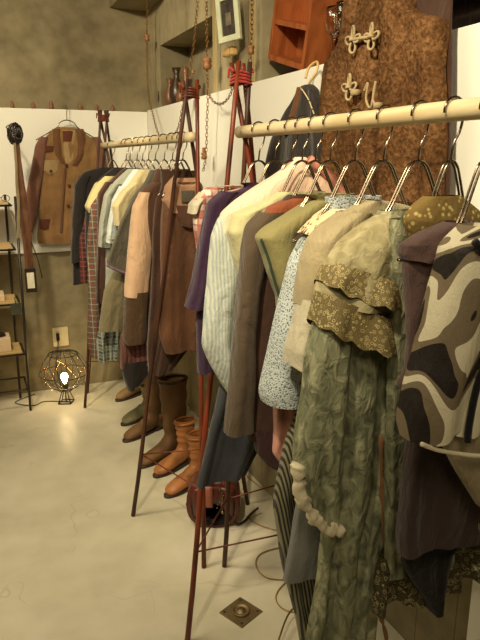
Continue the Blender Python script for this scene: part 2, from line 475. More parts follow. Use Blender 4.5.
def cape_mat():
    m = N('pale_olive_crepe', .7); f = m.noise(40, 5, None, .8)
    c = m.ramp(f, [(.3, sc3((136, 126, 90))), (.7, sc3((178, 168, 130)))]); m.bump(f, .9, .008); return m.col(c)
m_cape = cape_mat()
def lace_mat(name, base, thread, scale=75, hole=None):
    m = N(name, .7); v = m.vor(scale, 'F1'); v2 = m.vor(scale*2.6, 'F1')
    f = m.ramp(v, [(.0, (1, 1, 1)), (.12, (1, 1, 1)), (.16, (0, 0, 0)), (.3, (0, 0, 0)), (.34, (1, 1, 1)), (.4, (1, 1, 1)), (.44, (0, 0, 0))])
    g = m.ramp(v2, [(.16, (1, 1, 1)), (.26, (0, 0, 0))])
    k = m.math('MAXIMUM', f, m.math('MULTIPLY', g, .7)); c = m.mix(k, sc3(base), sc3(thread)); m.bump(k, .6, .002)
    if hole:
        al = m.math('MAXIMUM', k, m.math('LESS_THAN', m.noise(60, 2), hole)); m.l(al, m.b.inputs['Alpha'])
    return m.col(c)
m_lace = lace_mat('gold_lace_border', (112, 98, 62), (204, 186, 132), 125)
m_lace2 = lace_mat('dark_olive_lace', (62, 56, 34), (150, 138, 100), 80, .62)
m_white = plain('off_white_lace', (226, 214, 182), .8, .2, 200, bump=.6)
m_rusttrim = plain('rust_trim', (128, 88, 48), .8)
m_jacket = plain('plum_brown_suiting', (88, 66, 62), .9, .25)
m_jacketdk = plain('dark_plum_suiting', (62, 48, 46), .9, .25)
m_black = plain('black_velvet', (20, 18, 18), .95, .2)
m_brocade = dotted('gold_brocade', (120, 98, 52), (186, 166, 104), 85, .28)
def camo():
    m = N('black_grey_cream_abstract_print', .6); f = m.noise(6.5, 1.2, m.obj((1, 1, .75)), 1.2)
    c = m.ramp(f, [(0, sc3((34, 28, 24))), (.43, sc3((120, 106, 84))), (.485, sc3((216, 208, 180))), (.57, sc3((120, 106, 84))), (.61, sc3((34, 28, 24)))], True)
    cloth_bump(m, 350, .6); return m.col(c)
m_camo = camo()
m_greysat = plain('grey_beige_satin', (150, 136, 108), .45)
m_bwstripe = stripes('black_cream_fine_stripe', (40, 40, 34), (128, 122, 94), 850, .3, soft=False, diag=.18)
m_pinkslv = plain('salmon_pink_jersey', (200, 142, 122), .8)
m_bluegrey = plain('blue_grey_cotton', (122, 122, 116), .8, .12)
m_charcoal = plain('charcoal_blue_jersey', (54, 56, 60), .9, .3)
# ----- near rack, far end to near end
p = YP(1.63)
garment('blouse', 'red and white gingham blouse at the far end of the near rack', 'blouse', p,
        [('body', [(1.425, -.06, .06), (186, 212, None), (196, 203, None), (240, 201, None), (300, 204, None)], m_floral),
         ('sleeve', [(188, 208, 222), (200, 192, 214), (228, 194, 214), (250, 198, 214)], m_gingham, {'th': .032}),
         ('cuff', [(192, 200, 216, .02), (204, 190, 200), (212, 189, 197)], m_beigelt, {'th': .034, 'fold': .003})])
p = YP(1.53)
garment('shirt', 'long-sleeved purple jersey top with narrow sleeves, between the gingham and the pale pink blouse', 'shirt', p,
        [('body', [(1.425, -.065, .065), (183, 240, None), (192, 222, None), (200, 213, None), (240, 206, None), (323, 196, None), (345, 197, 250), (374, 198, 240)], m_purple),
         ('sleeve', [(192, 220, 236), (203, 208, 226), (240, 200, 216), (280, 194, 207), (308, 187, 201)], m_purple, {'th': .028})])
p = YP(1.49)
garment('trousers', 'flared charcoal trousers hanging low over the maroon bag', 'trousers', p,
        [('leg', [(1.28, -.12, .16), (1.0, -.13, .14), (380, 221, 277), (420, 211, 274), (450, 204, 262), (484, 195, 246)], m_charcoal, {'fold': .009})])
p = YP(1.435)
t = garment('blouse', 'long pale zigzag-striped blouse with a pale pink yoke and pointed hem', 'blouse', p,
        [('body', [(205, 240, 340), (216, 220, 330), (235, 212, 300), (290, 208, 292), (345, 203, 285), (365, 211, 280), (385, 222, 272), (397, 230, 262)], m_moire, {'fold': .01}),
         ('yoke', [(157, 296, 304, .012), (170, 282, 318, .03), (186, 258, 333), (200, 236, 346), (212, 221, 350), (232, 216, 345)], m_pinkcream, {'th': .034, 'fold': .006, 'base': .5})])
strip('collar', p, [(302, 160), (318, 172), (332, 186), (345, 203)], .014, m_pinksatin, t, v=-.035)
p = YP(1.38)
garment('shirt', 'pale lemon short-sleeved shirt between the pink-yoked blouse and the taupe cardigan', 'shirt', p,
        [('body', [(1.425, -.06, .06), (203, 262, None), (212, 244, None), (230, 238, None), (300, 243, None), (380, 246, None)], m_lemon),
         ('sleeve', [(205, 255, 275), (214, 234, 262), (232, 228, 256), (255, 234, 256), (280, 242, 256)], m_lemon, {'th': .034})])
p = YP(1.315)
garment('cardigan', 'dark taupe cardigan with a long empty sleeve and rust collar, behind the olive top', 'cardigan', p,
        [('body', [(1.42, -.07, .07), (208, 275, None), (222, 258, None), (300, 254, None), (390, 252, None), (440, 250, None)], m_dkbrown, {'fold': .008}),
         ('lining', [(430, 253, 330), (452, 258, 320), (466, 268, 306), (472, 278, 298)], m_maroon, {'th': .03}),
         ('sleeve', [(212, 262, 282), (225, 248, 275), (250, 242, 268), (290, 239, 258), (340, 235, 253), (390, 230, 253), (434, 225, 252)], m_card, {'th': .034, 'fold': .004}),
         ('collar', [(198, 288, 330), (207, 270, 330), (222, 263, 290), (230, 266, 278)], m_rust, {'th': .034, 'fold': .004})])
p = YP(1.25)
t = garment('top', 'olive green short-sleeved top with a wide cap sleeve', 'top', p,
        [('body', [(1.425, -.065, .065), (200, 315, None), (214, 290, None), (230, 276, None), (300, 279, None), (325, 281, None)], m_olive),
         ('sleeve', [(200, 312, 330), (214, 288, 318), (228, 266, 305), (237, 257, 298), (255, 264, 296), (280, 271, 296), (303, 279, 296)], m_olive, {'th': .036, 'fold': .005})])
strip('piping', p, [(257, 238), (264, 256), (271, 281), (278, 303), (281, 320)], .0035, m_dkgreen, t, v=-.02)
p = YP(1.205)
garment('shirt', 'salmon pink top with only its lower sleeve showing under the openwork knit cuff', 'shirt', p,
        [('body', [(1.28, -.05, .12), (1.2, -.08, .12), (.95, -.08, .12)], m_pinkslv),
         ('sleeve', [(365, 284, 298), (395, 274, 298), (430, 275, 296), (456, 273, 291), (467, 281, 288)], m_pinkslv, {'th': .02})])
p = YP(1.15)
garment('sweater', 'pale blue and white openwork knit sweater with elbow-length sleeve', 'sweater', p,
        [('body', [(1.425, -.065, .065), (213, 330, None), (230, 312, None), (300, 300, None), (395, 296, None)], m_dot),
         ('sleeve', [(222, 314, 330), (240, 304, 325), (262, 293, 325), (300, 283, 322), (340, 273, 318), (365, 268, 312), (395, 262, 305), (404, 265, 303)], m_dot, {'th': .04, 'fold': .005}),
         ('shoulder_trim', [(208, 330, 350), (216, 318, 345), (228, 307, 330), (234, 303, 318)], m_crochet, {'th': .042, 'fold': .003})])
p = YP(1.135)
t = garment('skirt', 'long black and cream fine-striped wrap skirt trailing to the floor cables', 'skirt', p,
        [('body', [(1.15, -.1, .1), (.98, -.13, .12), (405, 300, 345), (440, 284, 340), (470, 277, 335), (500, 272, 332), (545, 277, 330), (590, 289, 328), (620, 297, 326), (650, 302, 322), (668, 306, 318)], m_bwstripe, {'fold': .012, 'nf': 3})])
p = YP(1.05)
garment('blouse', 'beige satin blouse with a paler pointed sleeve, behind the lace-caped dress', 'blouse', p,
        [('body', [(200, 366, 376), (207, 352, None), (222, 330, None), (240, 322, None), (300, 314, None), (400, 312, None)], m_beige, {'fold': .005}),
         ('sleeve', [(212, 345, 365), (226, 324, 355), (240, 311, 345), (260, 304, 338), (285, 300, 332), (305, 298, 330)], m_beige, {'th': .04, 'fold': .004}),
         ('cuff', [(298, 300, 330), (325, 295, 316), (350, 288, 304), (365, 288, 296)], m_beigelt, {'th': .036, 'fold': .006})])
p = YP(1.04)
garment('skirt', 'plain blue-grey skirt hem beside the striped wrap skirt', 'skirt', p,
        [('body', [(1.02, -.12, .12), (.9, -.12, .12), (440, 308, 338), (500, 300, 336), (560, 288, 332), (583, 285, 329)], m_bluegrey, {'fold': .003, 'th': .018})])
# lace dress
p = YP(.945)
t = garment('dress', 'long crinkled olive dress with a scalloped gold-lace cape collar', 'dress', p,
        [('body', [(1.41, -.07, .1), (250, 360, 440), (300, 340, 440), (340, 330, 420), (400, 328, 402), (450, 331, 396), (500, 333, 388), (560, 325, 378), (600, 318, 374), (640, 312, 372), (668, 308, 371)], m_linen, {'fold': .015, 'nf': 3.0, 'th': .024, 'crum': .010, 'm': 90, 'n': 96}),
         ('sleeve', [(300, 328, 348), (330, 317, 346), (380, 309, 343), (430, 301, 341), (465, 294, 337), (490, 297, 335), (508, 308, 334), (520, 320, 332)], m_linen, {'th': .04, 'fold': .008, 'crum': .006})])
def cape_hem(u): return -.10*max(0, min(1, (u+.2)/.2))
def cape(name, rows, m, scal=None, th=.048, slope=.10, hpow=0, **kw):
    bm = shell_bm(p.rows(rows), th=th, fold=.007, nf=3, seed=9, scal=scal, hemf=(lambda u: -slope*max(-.1, min(1.3, (u+.2)/.2))), hpow=hpow, n=110, m=50, **kw)
    return link(name, bm, m, t)
o = cape('cape', [(214, 382, 392, .02), (222, 366, 410, .034), (240, 346, 430), (260, 332, 440), (275, 326, 445), (290, 321, 445), (299, 320, 440)], m_cape, None, .054, .05, 1)
o2 = cape('lace_border', [(292, 320, 446, .064), (308, 318, 446, .068), (325, 315, 446, .074)], m_lace, (13, .010), .05, .085)
o3 = cape('upper_lace_border', [(256, 333, 446, .068), (268, 327, 446, .072), (281, 322, 446, .077)], m_lace, (13, .008), .055, .075)
bm = bmesh.new()
L = spline([(p.pt(x, y)[0], -.03, p.pt(x, y)[1]) for x, y in ((292, 458), (291, 478), (298, 497), (310, 511), (322, 520), (334, 522))], 8)
tube(bm, L, [.0125*(1+.09*math.sin(i*1.9)+.1*math.sin(i*.6)) for i in range(len(L))], 10); 
for v in bm.verts: v.co += noise.noise_vector(v.co*60)*.008
link('cuff', bm, m_white, t)
strip('edge_trim', p, [(372, 430), (374, 500), (377, 560), (372, 600), (378, 628), (376, 650)], .0045, m_rusttrim, t, v=-.03, bumpy=.3)
p = YP(.895)
garment('slip_dress', 'olive slip dress with a deep dark lace hem, left of the black pointed skirt', 'dress', p,
        [('body', [(1.4, -.09, .12), (300, 388, 500), (380, 386, 495), (480, 384, 495), (560, 380, 492), (572, 378, 492)], m_linen, {'fold': .012, 'nf': 3}),
         ('lace_hem', [(556, 379, 493), (580, 372, 494), (604, 368, 496)], m_lace2, {'fold': .014, 'nf': 4, 'scal': (14, .012), 'th': .028, 'n': 110})])
p = YP(.86)
garment('jacket', 'gold brocade jacket whose shoulders show behind the plum coat collar', 'jacket', p,
        [('body', [(196, 425, 458, .016), (206, 412, 470, .02), (220, 405, None), (240, 411, None), (330, 420, None), (380, 424, None)], m_brocade, {'fold': .006})])
p = YP(.83)
garment('skirt', 'black velvet skirt ending in a sharp point below the plum coat', 'skirt', p,
        [('body', [(.85, -.08, .08), (500, 410, 490), (550, 403, 480), (563, 404, 450), (582, 414, 444), (600, 426, 439), (612, 432, 436)], m_black, {'th': .02, 'fold': .004})])
p = YP(.78)
t = garment('coat', 'plum-brown coat with a wide folded collar beside the abstract-print blouse', 'coat', p,
        [('body', [(224, 446, 470, .02), (234, 428, None), (246, 412, None), (262, 405, None), (300, 408, None), (345, 411, None), (372, 409, None), (386, 400, None), (392, 406, 560)], m_jacket, {'fold': .004}),
         ('skirt_panel', [(380, 412, 540), (430, 409, 530), (480, 402, 520), (535, 397, 505), (552, 399, 500)], m_jacketdk, {'fold': .006, 'th': .034, 'wob': .006}),
         ('collar', [(222, 448, 475, .02), (232, 424, 470), (245, 404, 452), (256, 403, 442), (262, 405, 425)], m_jacket, {'th': .024, 'fold': .003})])
p = YP(.70)
t = garment('blouse', 'black, grey and cream abstract-print blouse nearest the camera', 'blouse', p,
        [('body', [(1.40, -.07, .07), (235, 472, 660), (250, 458, 650), (285, 448, 640), (320, 440, 620), (380, 426, 600), (415, 414, 590), (438, 410, 585)], m_camo, {'fold': .008, 'hemf': None}),
         ('sleeve', [(226, 474, 500), (234, 462, 500), (246, 450, 495), (289, 439, 486), (311, 433, 482), (354, 421, 475), (389, 411, 466), (414, 405, 462), (434, 402, 458)], m_camo, {'th': .042, 'fold': .006}),
         ('lower_panel', [(425, 430, 540), (450, 446, 530), (480, 462, 520), (505, 478, 515)], m_greysat, {'th': .022})])
strip('hem_band', p, [(402, 432), (418, 438), (440, 442), (462, 444), (490, 443), (520, 440)], .0035, m_white, t, v=-.045)
strip('black_band', p, [(452, 238), (466, 256), (480, 278), (500, 300)], .006, m_black, t, v=-.045)
strip('black_band', p, [(484, 305), (470, 340), (456, 372), (448, 410), (446, 430)], .0055, m_black, t, v=-.047)
bm = bmesh.new(); c = p.pt(459, 505)
tube(bm, [(c[0]+.012*math.cos(a*.3927), -.055+.003*math.cos(a*.39), c[1]+.016*math.sin(a*.3927)) for a in range(16)], .0018, 8, True)
tube(bm, [(c[0]+.012, -.055, c[1]+.01), (p.pt(478, 478)[0], -.05, p.pt(478, 478)[1])], .0018, 6)
link('buckle_ring', bm, M['chrome'], t)
# hangers on the near rack (hooks read off the rod)
HY = [(1.63, 'blouse', 'chrome hanger holding the red gingham blouse'), (1.53, '', 'chrome hanger holding the purple jersey top'),
      (1.435, '', 'chrome hanger holding the pink-yoked zigzag blouse'), (1.38, '', 'chrome hanger holding the pale lemon shirt'),
      (1.315, '', 'chrome hanger holding the taupe cardigan with rust collar'), (1.25, '', 'chrome hanger holding the olive cap-sleeved top'),
      (1.15, '', 'chrome hanger holding the openwork knit sweater'), (1.05, '', 'chrome hanger holding the beige satin blouse'),
      (.945, '', 'chrome hanger holding the lace-caped olive dress'), (.86, '', 'chrome hanger holding the gold brocade jacket'),
      (.78, '', 'chrome hanger holding the plum-brown coat'), (.70, '', 'chrome hanger holding the abstract-print blouse')]
h0 = make_hanger(1.63, HY[0][2], 'chrome hangers on the near rack')
h9 = None
for i, (y, _, lab) in enumerate(HY[1:]):
    if y == .86: h9 = make_hanger(y, lab, 'chrome hangers on the near rack', hw=.095); continue
    h = copy_tree(h9 or h0); h.location = (RODX, y, RODZ); h['label'] = lab

# ----- far rack
m_tan = plain('tan_brown_jersey', (100, 66, 44), .42, .3, k=1.0)
m_peach = plain('peach_tan_jersey', (172, 130, 98), .7, .2)
m_brown = plain('mid_brown_jersey', (86, 56, 40), .8, .3)
m_beigeslv = plain('peach_beige_jersey', (206, 170, 136), .7, .12)
m_dkolive = plain('dark_olive_brown', (78, 56, 34), .85, .3)
m_mauve = stripes('mauve_brown_stripe', (120, 76, 66), (92, 58, 56), 330, .3)
m_dkgrey = plain('dark_grey_cotton', (92, 86, 72), .9, .2)
m_cream = plain('cream_cotton', (206, 190, 144), .8, .12)
m_bluewh = plain('pale_blue_cotton', (196, 204, 200), .8, .12)
m_greybl = plain('grey_blue_cotton', (150, 152, 138), .8, .15)
m_sage = plain('sage_grey_wool', (120, 110, 82), .9, .15)
m_plaid = plaid('tartan_flannel', (74, 76, 66), (96, 72, 58), (150, 144, 122), 34, (124, 62, 48))
m_plaid2 = plaid('blue_green_tartan', (60, 80, 84), (124, 130, 118), (160, 158, 140), 30)
m_yel = plain('pale_yellow_knit', (196, 182, 130), .85, .12)
m_blk = plain('black_wool', (34, 28, 26), .9, .3)
m_dkpl = plaid('dark_wine_check', (44, 28, 30), (84, 36, 34), (110, 60, 50), 20)
m_lilac = plain('lilac_trim', (120, 92, 116), .8)
F = lambda nm, lab, cat, y, parts: garment(nm, lab, cat, YP(y), parts)
F('coat', 'black wool coat at the far end of the far rack', 'coat', 3.52,
  [('body', [(1.46, -.07, .07), (172, 84, None), (180, 78, None), (250, 73, 92), (284, 73, 92)], m_blk), ('sleeve', [(176, 80, 90), (186, 74, 86), (250, 70, 80), (262, 70, 79)], m_blk, {'th': .04})])
F('trousers', 'dark wine checked trousers beside the black coat', 'trousers', 3.36, [('leg', [(1.35, -.15, .1), (240, 79, 100), (283, 81, 98)], m_dkpl)])
F('top', 'black top with pale yellow cap sleeve near the far end of the far rack', 'top', 3.2,
  [('body', [(1.46, -.07, .07), (178, 100, None), (190, 92, None), (212, 86, 130), (240, 86, 128), (262, 88, 126)], m_blk),
   ('sleeve', [(176, 104, 116), (184, 95, 110), (196, 89, 104), (207, 85, 99), (213, 88, 97)], m_yel, {'th': .045, 'fold': .003})])
F('dress', 'long red and grey tartan flannel dress hanging almost to the far tripod foot', 'dress', 3.12,
  [('body', [(1.4, -.1, .1), (205, 91, 130), (240, 87, 125), (300, 88, 122), (345, 88, 118), (358, 92, 112)], m_plaid, {'fold': .009})])
F('jacket', 'very dark brown jacket between the tartan dress and the grey-blue shirt', 'jacket', 2.98,
  [('body', [(1.46, -.07, .07), (180, 112, None), (190, 103, None), (240, 98, None), (302, 98, None)], m_dkbrown), ('sleeve', [(182, 106, 116), (194, 98, 108), (250, 97, 106), (302, 95, 104)], m_dkbrown)])
F('shirt', 'grey-blue long-sleeved shirt with a pale narrow sleeve', 'shirt', 2.88,
  [('body', [(1.46, -.07, .07), (182, 114, None), (192, 108, None), (240, 106, None), (300, 106, None)], m_greybl), ('sleeve', [(184, 112, 122), (195, 104, 114), (220, 100, 112), (247, 98, 110)], m_greybl, {'th': .034})])
F('shirt', 'pale blue-white shirt beside the cream cap-sleeved one', 'shirt', 2.78,
  [('body', [(1.46, -.07, .07), (183, 124, None), (193, 117, None), (240, 112, None), (270, 112, None)], m_bluewh), ('sleeve', [(186, 120, 132), (200, 112, 124), (225, 108, 120), (243, 106, 117)], m_bluewh, {'th': .034})])
F('shirt', 'blue-green tartan shirt with its hem showing below the sage skirt', 'shirt', 2.72,
  [('body', [(1.3, -.15, .12), (.9, -.17, .1), (300, 102, 125), (345, 97, 118), (361, 99, 116)], m_plaid2, {'fold': .01})])
F('shirt', 'cream cotton shirt with wide rolled sleeve on the far rack', 'shirt', 2.67,
  [('body', [(1.46, -.07, .07), (182, 130, None), (192, 124, None), (240, 120, None), (262, 120, None)], m_cream), ('sleeve', [(182, 132, 146), (192, 121, 138), (206, 112, 132), (226, 114, 128)], m_cream, {'th': .04})])
F('skirt', 'long straight sage-grey skirt below the dark grey tunic', 'skirt', 2.61,
  [('body', [(1.15, -.15, .1), (240, 108, 135), (290, 104, 130), (332, 100, 124)], m_sage, {'fold': .003})])
t = F('tunic', 'dark grey flared tunic with a slanting lilac-edged hem', 'tunic', 2.54,
  [('body', [(1.46, -.06, .06), (184, 144, None), (196, 133, 175), (220, 121, 172), (250, 110, 168), (264, 105, 165), (274, 122, 162)], m_dkgrey, {'fold': .006})])
strip('hem_edge', YP(2.54), [(105, 264), (115, 269), (127, 273)], .005, m_lilac, t, v=-.03)
F('skirt', 'mauve striped skirt with a dark zigzag hem above the low shoes', 'skirt', 2.49,
  [('body', [(.85, -.15, .1), (335, 121, 165), (368, 120, 165)], m_mauve), ('hem_panel', [(362, 121, 150), (375, 122, 150), (388, 126, 140)], m_blk, {'th': .03, 'fold': .01})])
F('jacket', 'brown jacket with a peach-beige sleeve and dark olive cuff', 'jacket', 2.43,
  [('body', [(1.465, -.065, .065), (182, 152, None), (192, 143, None), (240, 148, None), (330, 146, None)], m_brown),
   ('shoulder', [(182, 152, 170), (190, 142, 165), (205, 137, 160), (240, 146, 160), (262, 152, 160)], m_brown, {'th': .046}),
   ('sleeve', [(192, 141, 152), (206, 133, 152), (240, 129, 154), (270, 127, 150), (297, 125, 147)], m_beigeslv, {'th': .042, 'fold': .003}),
   ('cuff', [(292, 125, 147), (338, 123, 146), (344, 126, 144)], m_dkolive, {'th': .044, 'fold': .003})])
t = F('dress', 'dark brown dress with a hanging cord between the beige-sleeved jacket and the tan dress', 'dress', 2.36,
  [('body', [(1.46, -.07, .07), (188, 162, None), (200, 155, 205), (240, 152, 205), (300, 151, 200), (350, 149, 190), (374, 150, 172)], m_dkbrown, {'fold': .012})])
strip('cord', YP(2.36), [(163, 300), (158, 330), (153, 358), (149, 380)], .004, m_dkbrown, t, v=-.05)
t = F('dress', 'tan-brown hooded jersey dress in front of the far rack tripod', 'dress', 2.30,
  [('body', [(182, 172, 198), (190, 164, 202), (215, 161, 204), (260, 160, 205), (300, 160, 207), (335, 160, 206), (352, 166, 202)], m_tan, {'fold': .014, 'nf': 2.5, 'th': .034}),
   ('yoke', [(178, 172, 197, .015), (186, 166, 201), (200, 163, 203), (212, 168, 200)], m_peach, {'th': .044, 'fold': .003}),
   ('hood', [(205, 169, 199), (216, 172, 197), (226, 178, 191)], m_brown, {'th': .055, 'fold': .005})])
bm = bmesh.new(); a = YP(2.30).pt(177, 190); b = YP(2.30).pt(190, 201)
box(bm, (a[0], -.054, b[1]), (b[0], -.048, a[1]), bev=.001); link('neck_label', bm, m_dkgrey, t)
h1 = make_hanger(2.30, 'wire hanger holding the tan hooded dress', 'wire hangers on the far rack', hw=.085, steep=False)
for y, lab in ((2.36, 'wire hanger holding the dark brown dress'), (2.43, 'wire hanger holding the beige-sleeved brown jacket'), (2.54, 'wire hanger holding the dark grey tunic'),
               (2.67, 'wire hanger holding the cream shirt'), (2.78, 'wire hanger holding the pale blue-white shirt'), (2.88, 'wire hanger holding the grey-blue shirt'),
               (2.98, 'wire hanger holding the very dark brown jacket'), (3.12, 'wire hanger holding the tartan dress'), (3.2, 'wire hanger holding the yellow-sleeved black top'), (3.52, 'wire hanger holding the black wool coat')):
    h = copy_tree(h1); h.location = (RODX, y, RODZ); h['label'] = lab

# ------------------------------------------------------------------ patched coat on the back wall
m_coat = plain('ochre_canvas', (134, 100, 62), .9, .3, scale=14)
m_coatlt = plain('pale_ochre_lining', (158, 132, 92), .9, .2)
m_slv = plain('red_brown_tweed', (120, 82, 66), .95, .25, 200)
m_patch = plain('dark_red_patch', (92, 48, 32), .9)
m_lapel = plain('brown_leather_edging', (104, 66, 36), .7)
p = Plane('Y', 4.045, .60)
t = garment('coat', 'ochre patched coat with red-brown sleeves hanging alone on the back wall', 'coat', p,
    [('body', [(127, 58, 74, .02), (132, 50, 84), (140, 43, 95), (150, 41, 99), (200, 40, 99), (238, 37, 98), (244, 38, 97)], m_coat, {'fold': .006, 'th': .03}),
     ('sleeve', [(137, 40, 48), (146, 35, 46), (165, 32, 44), (190, 27, 40), (215, 23, 37), (233, 21, 33)], m_slv, {'th': .036, 'fold': .003}),
     ('sleeve', [(137, 92, 100), (146, 95, 104), (180, 97, 108), (225, 98, 110)], m_slv, {'th': .036, 'fold': .003}),
     ('lapel', [(129, 52, 60), (140, 52, 61), (155, 54, 62), (163, 60, 65)], m_lapel, {'th': .036, 'fold': .002}),
     ('lapel', [(129, 75, 83), (140, 76, 86), (155, 76, 84), (166, 70, 78)], m_lapel, {'th': .036, 'fold': .002}),
     ('lining', [(130, 60, 76), (145, 60, 76), (160, 63, 74), (164, 65, 70)], m_coatlt, {'th': .033, 'fold': .002}),
     ('collar_label', [(131, 61, 73), (141, 61, 73)], m_patch, {'th': .037, 'fold': .001}),
     ('pocket_flap', [(160, 43, 60), (170, 43, 60), (174, 48, 55)], m_coatlt, {'th': .037, 'fold': .001}),
     ('patch', [(146, 42, 55), (152, 42, 54)], m_patch, {'th': .036, 'fold': .001}),
     ('patch', [(219, 39, 51), (229, 39, 51)], m_patch, {'th': .037, 'fold': .001}),
     ('front_edge', [(168, 63, 66), (200, 61, 64), (232, 59, 62)], m_lapel, {'th': .038, 'fold': .003})])
for (x, y) in ((50, 171), (65, 165), (68, 185), (67, 205)):
    q = p.pt(x, y); bm = bmesh.new(); lathe(bm, [(.001, -.003), (.009, -.003), (.010, 0), (.009, .003), (.001, .003)], 12)
    bmesh.ops.rotate(bm, verts=bm.verts, matrix=Matrix.Rotation(math.pi/2, 3, 'X')); bmesh.ops.translate(bm, verts=bm.verts, vec=(q[0], -.042, q[1])); link('button', bm, m_patch, t)
bm = bmesh.new()
q = p.pt(66, 106)
make = thing('clothes_hanger', 'thin wire hanger holding the patched coat on the back wall', 'hanger', (p.c+q[0], 4.045, q[1]))
tube(bm, spline([(-.012, .045, -.01), (0, .048, .006), (.01, .02, -.01), (0, 0, -.04), (0, 0, -.085)], 6), .0022, 8); link('hook', bm, M['rustwire'], make)
bm = bmesh.new(); tube(bm, spline([(-.19, 0, -.2), (-.07, 0, -.13), (-.04, 0, -.095), (0, 0, -.082), (.04, 0, -.095), (.07, 0, -.13), (.19, 0, -.2)], 6), .003, 8); tube(bm, [(-.06, 0, -.13), (.06, 0, -.13)], .002, 6)
link('shoulder_frame', bm, M['chrome'], make)

# ------------------------------------------------------------------ felt vest and dark jacket on the right wall
def felt():
    m = N('brown_felted_wool', .98, spec=.05); f = m.noise(85, 8, None, .4); g = m.noise(9, 4)
    c = m.ramp(m.math('MULTIPLY_ADD', f, .6, m.math('MULTIPLY', g, .4)), [(.34, sc3((62, 42, 26))), (.5, sc3((98, 68, 42))), (.66, sc3((136, 100, 66)))])
    m.bump(f, 1.0, .008); return m.col(c)
m_felt = felt(); m_frog = plain('cream_crochet_braid', (176, 156, 116), .9, .4, 200, bump=.8)
p = Plane('X', 1.075, 1.5)
t = garment('vest', 'thick brown felt vest with cream flower frogs, hung on the right wall', 'vest', p,
    [('front_panel', [(-60, 352, 386), (0, 350, 386), (30, 345, 385), (48, 341, 384), (60, 328, 383), (120, 322, 381), (196, 322, 380)], m_felt, {'th': .035, 'fold': .008, 'crum': .01}),
     ('front_panel', [(-60, 386, 414), (0, 387, 413), (24, 386, 415), (27, 386, 432), (34, 386, 444), (60, 384, 444), (120, 383, 444), (200, 382, 442)], m_felt, {'th': .034, 'fold': .006, 'crum': .01}),
     ('back_panel', [(-60, 352, 420), (-50, 350, 448), (0, 345, 446), (60, 330, 444), (190, 326, 442)], m_dkbrown, {'th': .012, 'fold': .003, 'v0': .022, 'crum': .003})])  # back coloured darker than the felt to give the shade in the armhole
def frog(pts_loops, name='frog'):
    bm = bmesh.new()
    for (cx, cy, r, n_) in pts_loops:
        q = p.pt(cx, cy); L = []
        for k in range(n_*12):
            a = 6.2832*k/(n_*12); rr = 1.15*r*(.12+.88*abs(math.cos(a*n_/2)))
            L.append((q[0]+rr*math.cos(a), -.050+.003*math.sin(a*n_), q[1]+rr*math.sin(a)))
        tube(bm, L, .0036, 6, True)
        lathe(bm, [(.001, -.004), (.009, -.003), (.009, .003), (.001, .005)], 10, (q[0], -.052, q[1]))
    return bm
bm = frog([(368, 41, .03, 4), (387, 38, .028, 4)])
q1, q2 = p.pt(368, 41), p.pt(387, 38); tube(bm, [(q1[0], -.052, q1[1]), (q2[0], -.052, q2[1])], .0045, 8); link('frog', bm, m_frog, t)
bm = frog([(364, 88, .03, 4)]); q = p.pt(372, 93); lathe(bm, [(.001, -.01), (.013, -.008), (.013, .006), (.001, .008)], 12, (q[0], -.055, q[1])); link('frog', bm, m_frog, t)
bm = bmesh.new()
tube(bm, spline([(p.pt(x, y)[0], -.052, p.pt(x, y)[1]) for x, y in ((380, 92), (384, 84), (382, 100), (387, 108), (392, 82), (389, 100), (393, 108))], 6), .0035, 6)
q = p.pt(395, 106); lathe(bm, [(.001, -.01), (.012, -.006), (.012, .006), (.001, .008)], 12, (q[0], -.055, q[1])); link('frog', bm, m_frog, t)
m_navy = plain('black_navy_twill', (48, 42, 38), .8, .3)
p = Plane('X', 1.07, 1.9)
t = garment('jacket', 'small dark jacket with pale stitching on a blond wooden hanger', 'jacket', p,
    [('body', [(86, 304, 312, .014), (92, 301, 316), (110, 290, 321), (140, 274, 325), (170, 268, 326), (200, 268, 326)], m_navy, {'fold': .008}),
     ('lapel', [(88, 304, 309), (105, 300, 307), (135, 290, 298)], m_lapel, {'th': .034, 'fold': .002})])
strip('stitching', p, [(310, 88), (318, 100), (325, 118)], .002, m_crochet, t, v=-.035)
q = onX(308, 86, 1.07)
t = thing('clothes_hanger', 'blond wooden hanger with a big round hook above the small dark jacket', 'hanger', q, -math.pi/2)
m_blond = wood('blond_wood', (222, 190, 130), (190, 150, 90), 'x', 10)
bm = bmesh.new(); tube(bm, spline([(-.036, .01, .028), (-.034, .02, .06), (-.004, .03, .076), (.026, .02, .062), (.03, .01, .036), (.012, 0, .012), (0, 0, -.01), (0, 0, -.03)], 6), .0045, 8); link('hook', bm, m_blond, t)
bm = bmesh.new(); tube(bm, spline([(-.13, 0, -.12), (-.06, 0, -.07), (0, 0, -.03), (.05, 0, -.07), (.08, 0, -.11)], 6), .008, 8); link('shoulder_bar', bm, m_blond, t)

# ------------------------------------------------------------------ ledge things
m_box = wood('orange_stained_wood', (164, 92, 48), (122, 62, 30), 'z', 8, .4)
t = thing('wooden_crate', 'orange-stained open wooden crate with a shelf, leaning on the ledge behind the rack', 'crate', (1.17, 2.40, 1.815))
R_ = Matrix.Rotation(math.radians(15), 4, 'X')
hh = .78
def cb(name, a, b, m=m_box):
    bm = bmesh.new(); box(bm, a, b, R_, .0015); return link(name, bm, m, t, False)
cb('side_panel', (0, -.018, 0), (.13, 0, hh)); cb('side_panel', (0, -.30, 0), (.13, -.282, hh)); cb('bottom', (0, -.282, 0), (.13, -.018, .02)); cb('top', (0, -.282, hh-.02), (.13, -.018, hh))
cb('back_panel', (.115, -.282, .02), (.13, -.018, hh-.02)); cb('shelf', (.004, -.282, .13), (.115, -.018, .148)); cb('shelf', (.004, -.282, .44), (.115, -.018, .458))
t.location = (1.17, 2.40, 1.811+.31*math.sin(math.radians(15)))
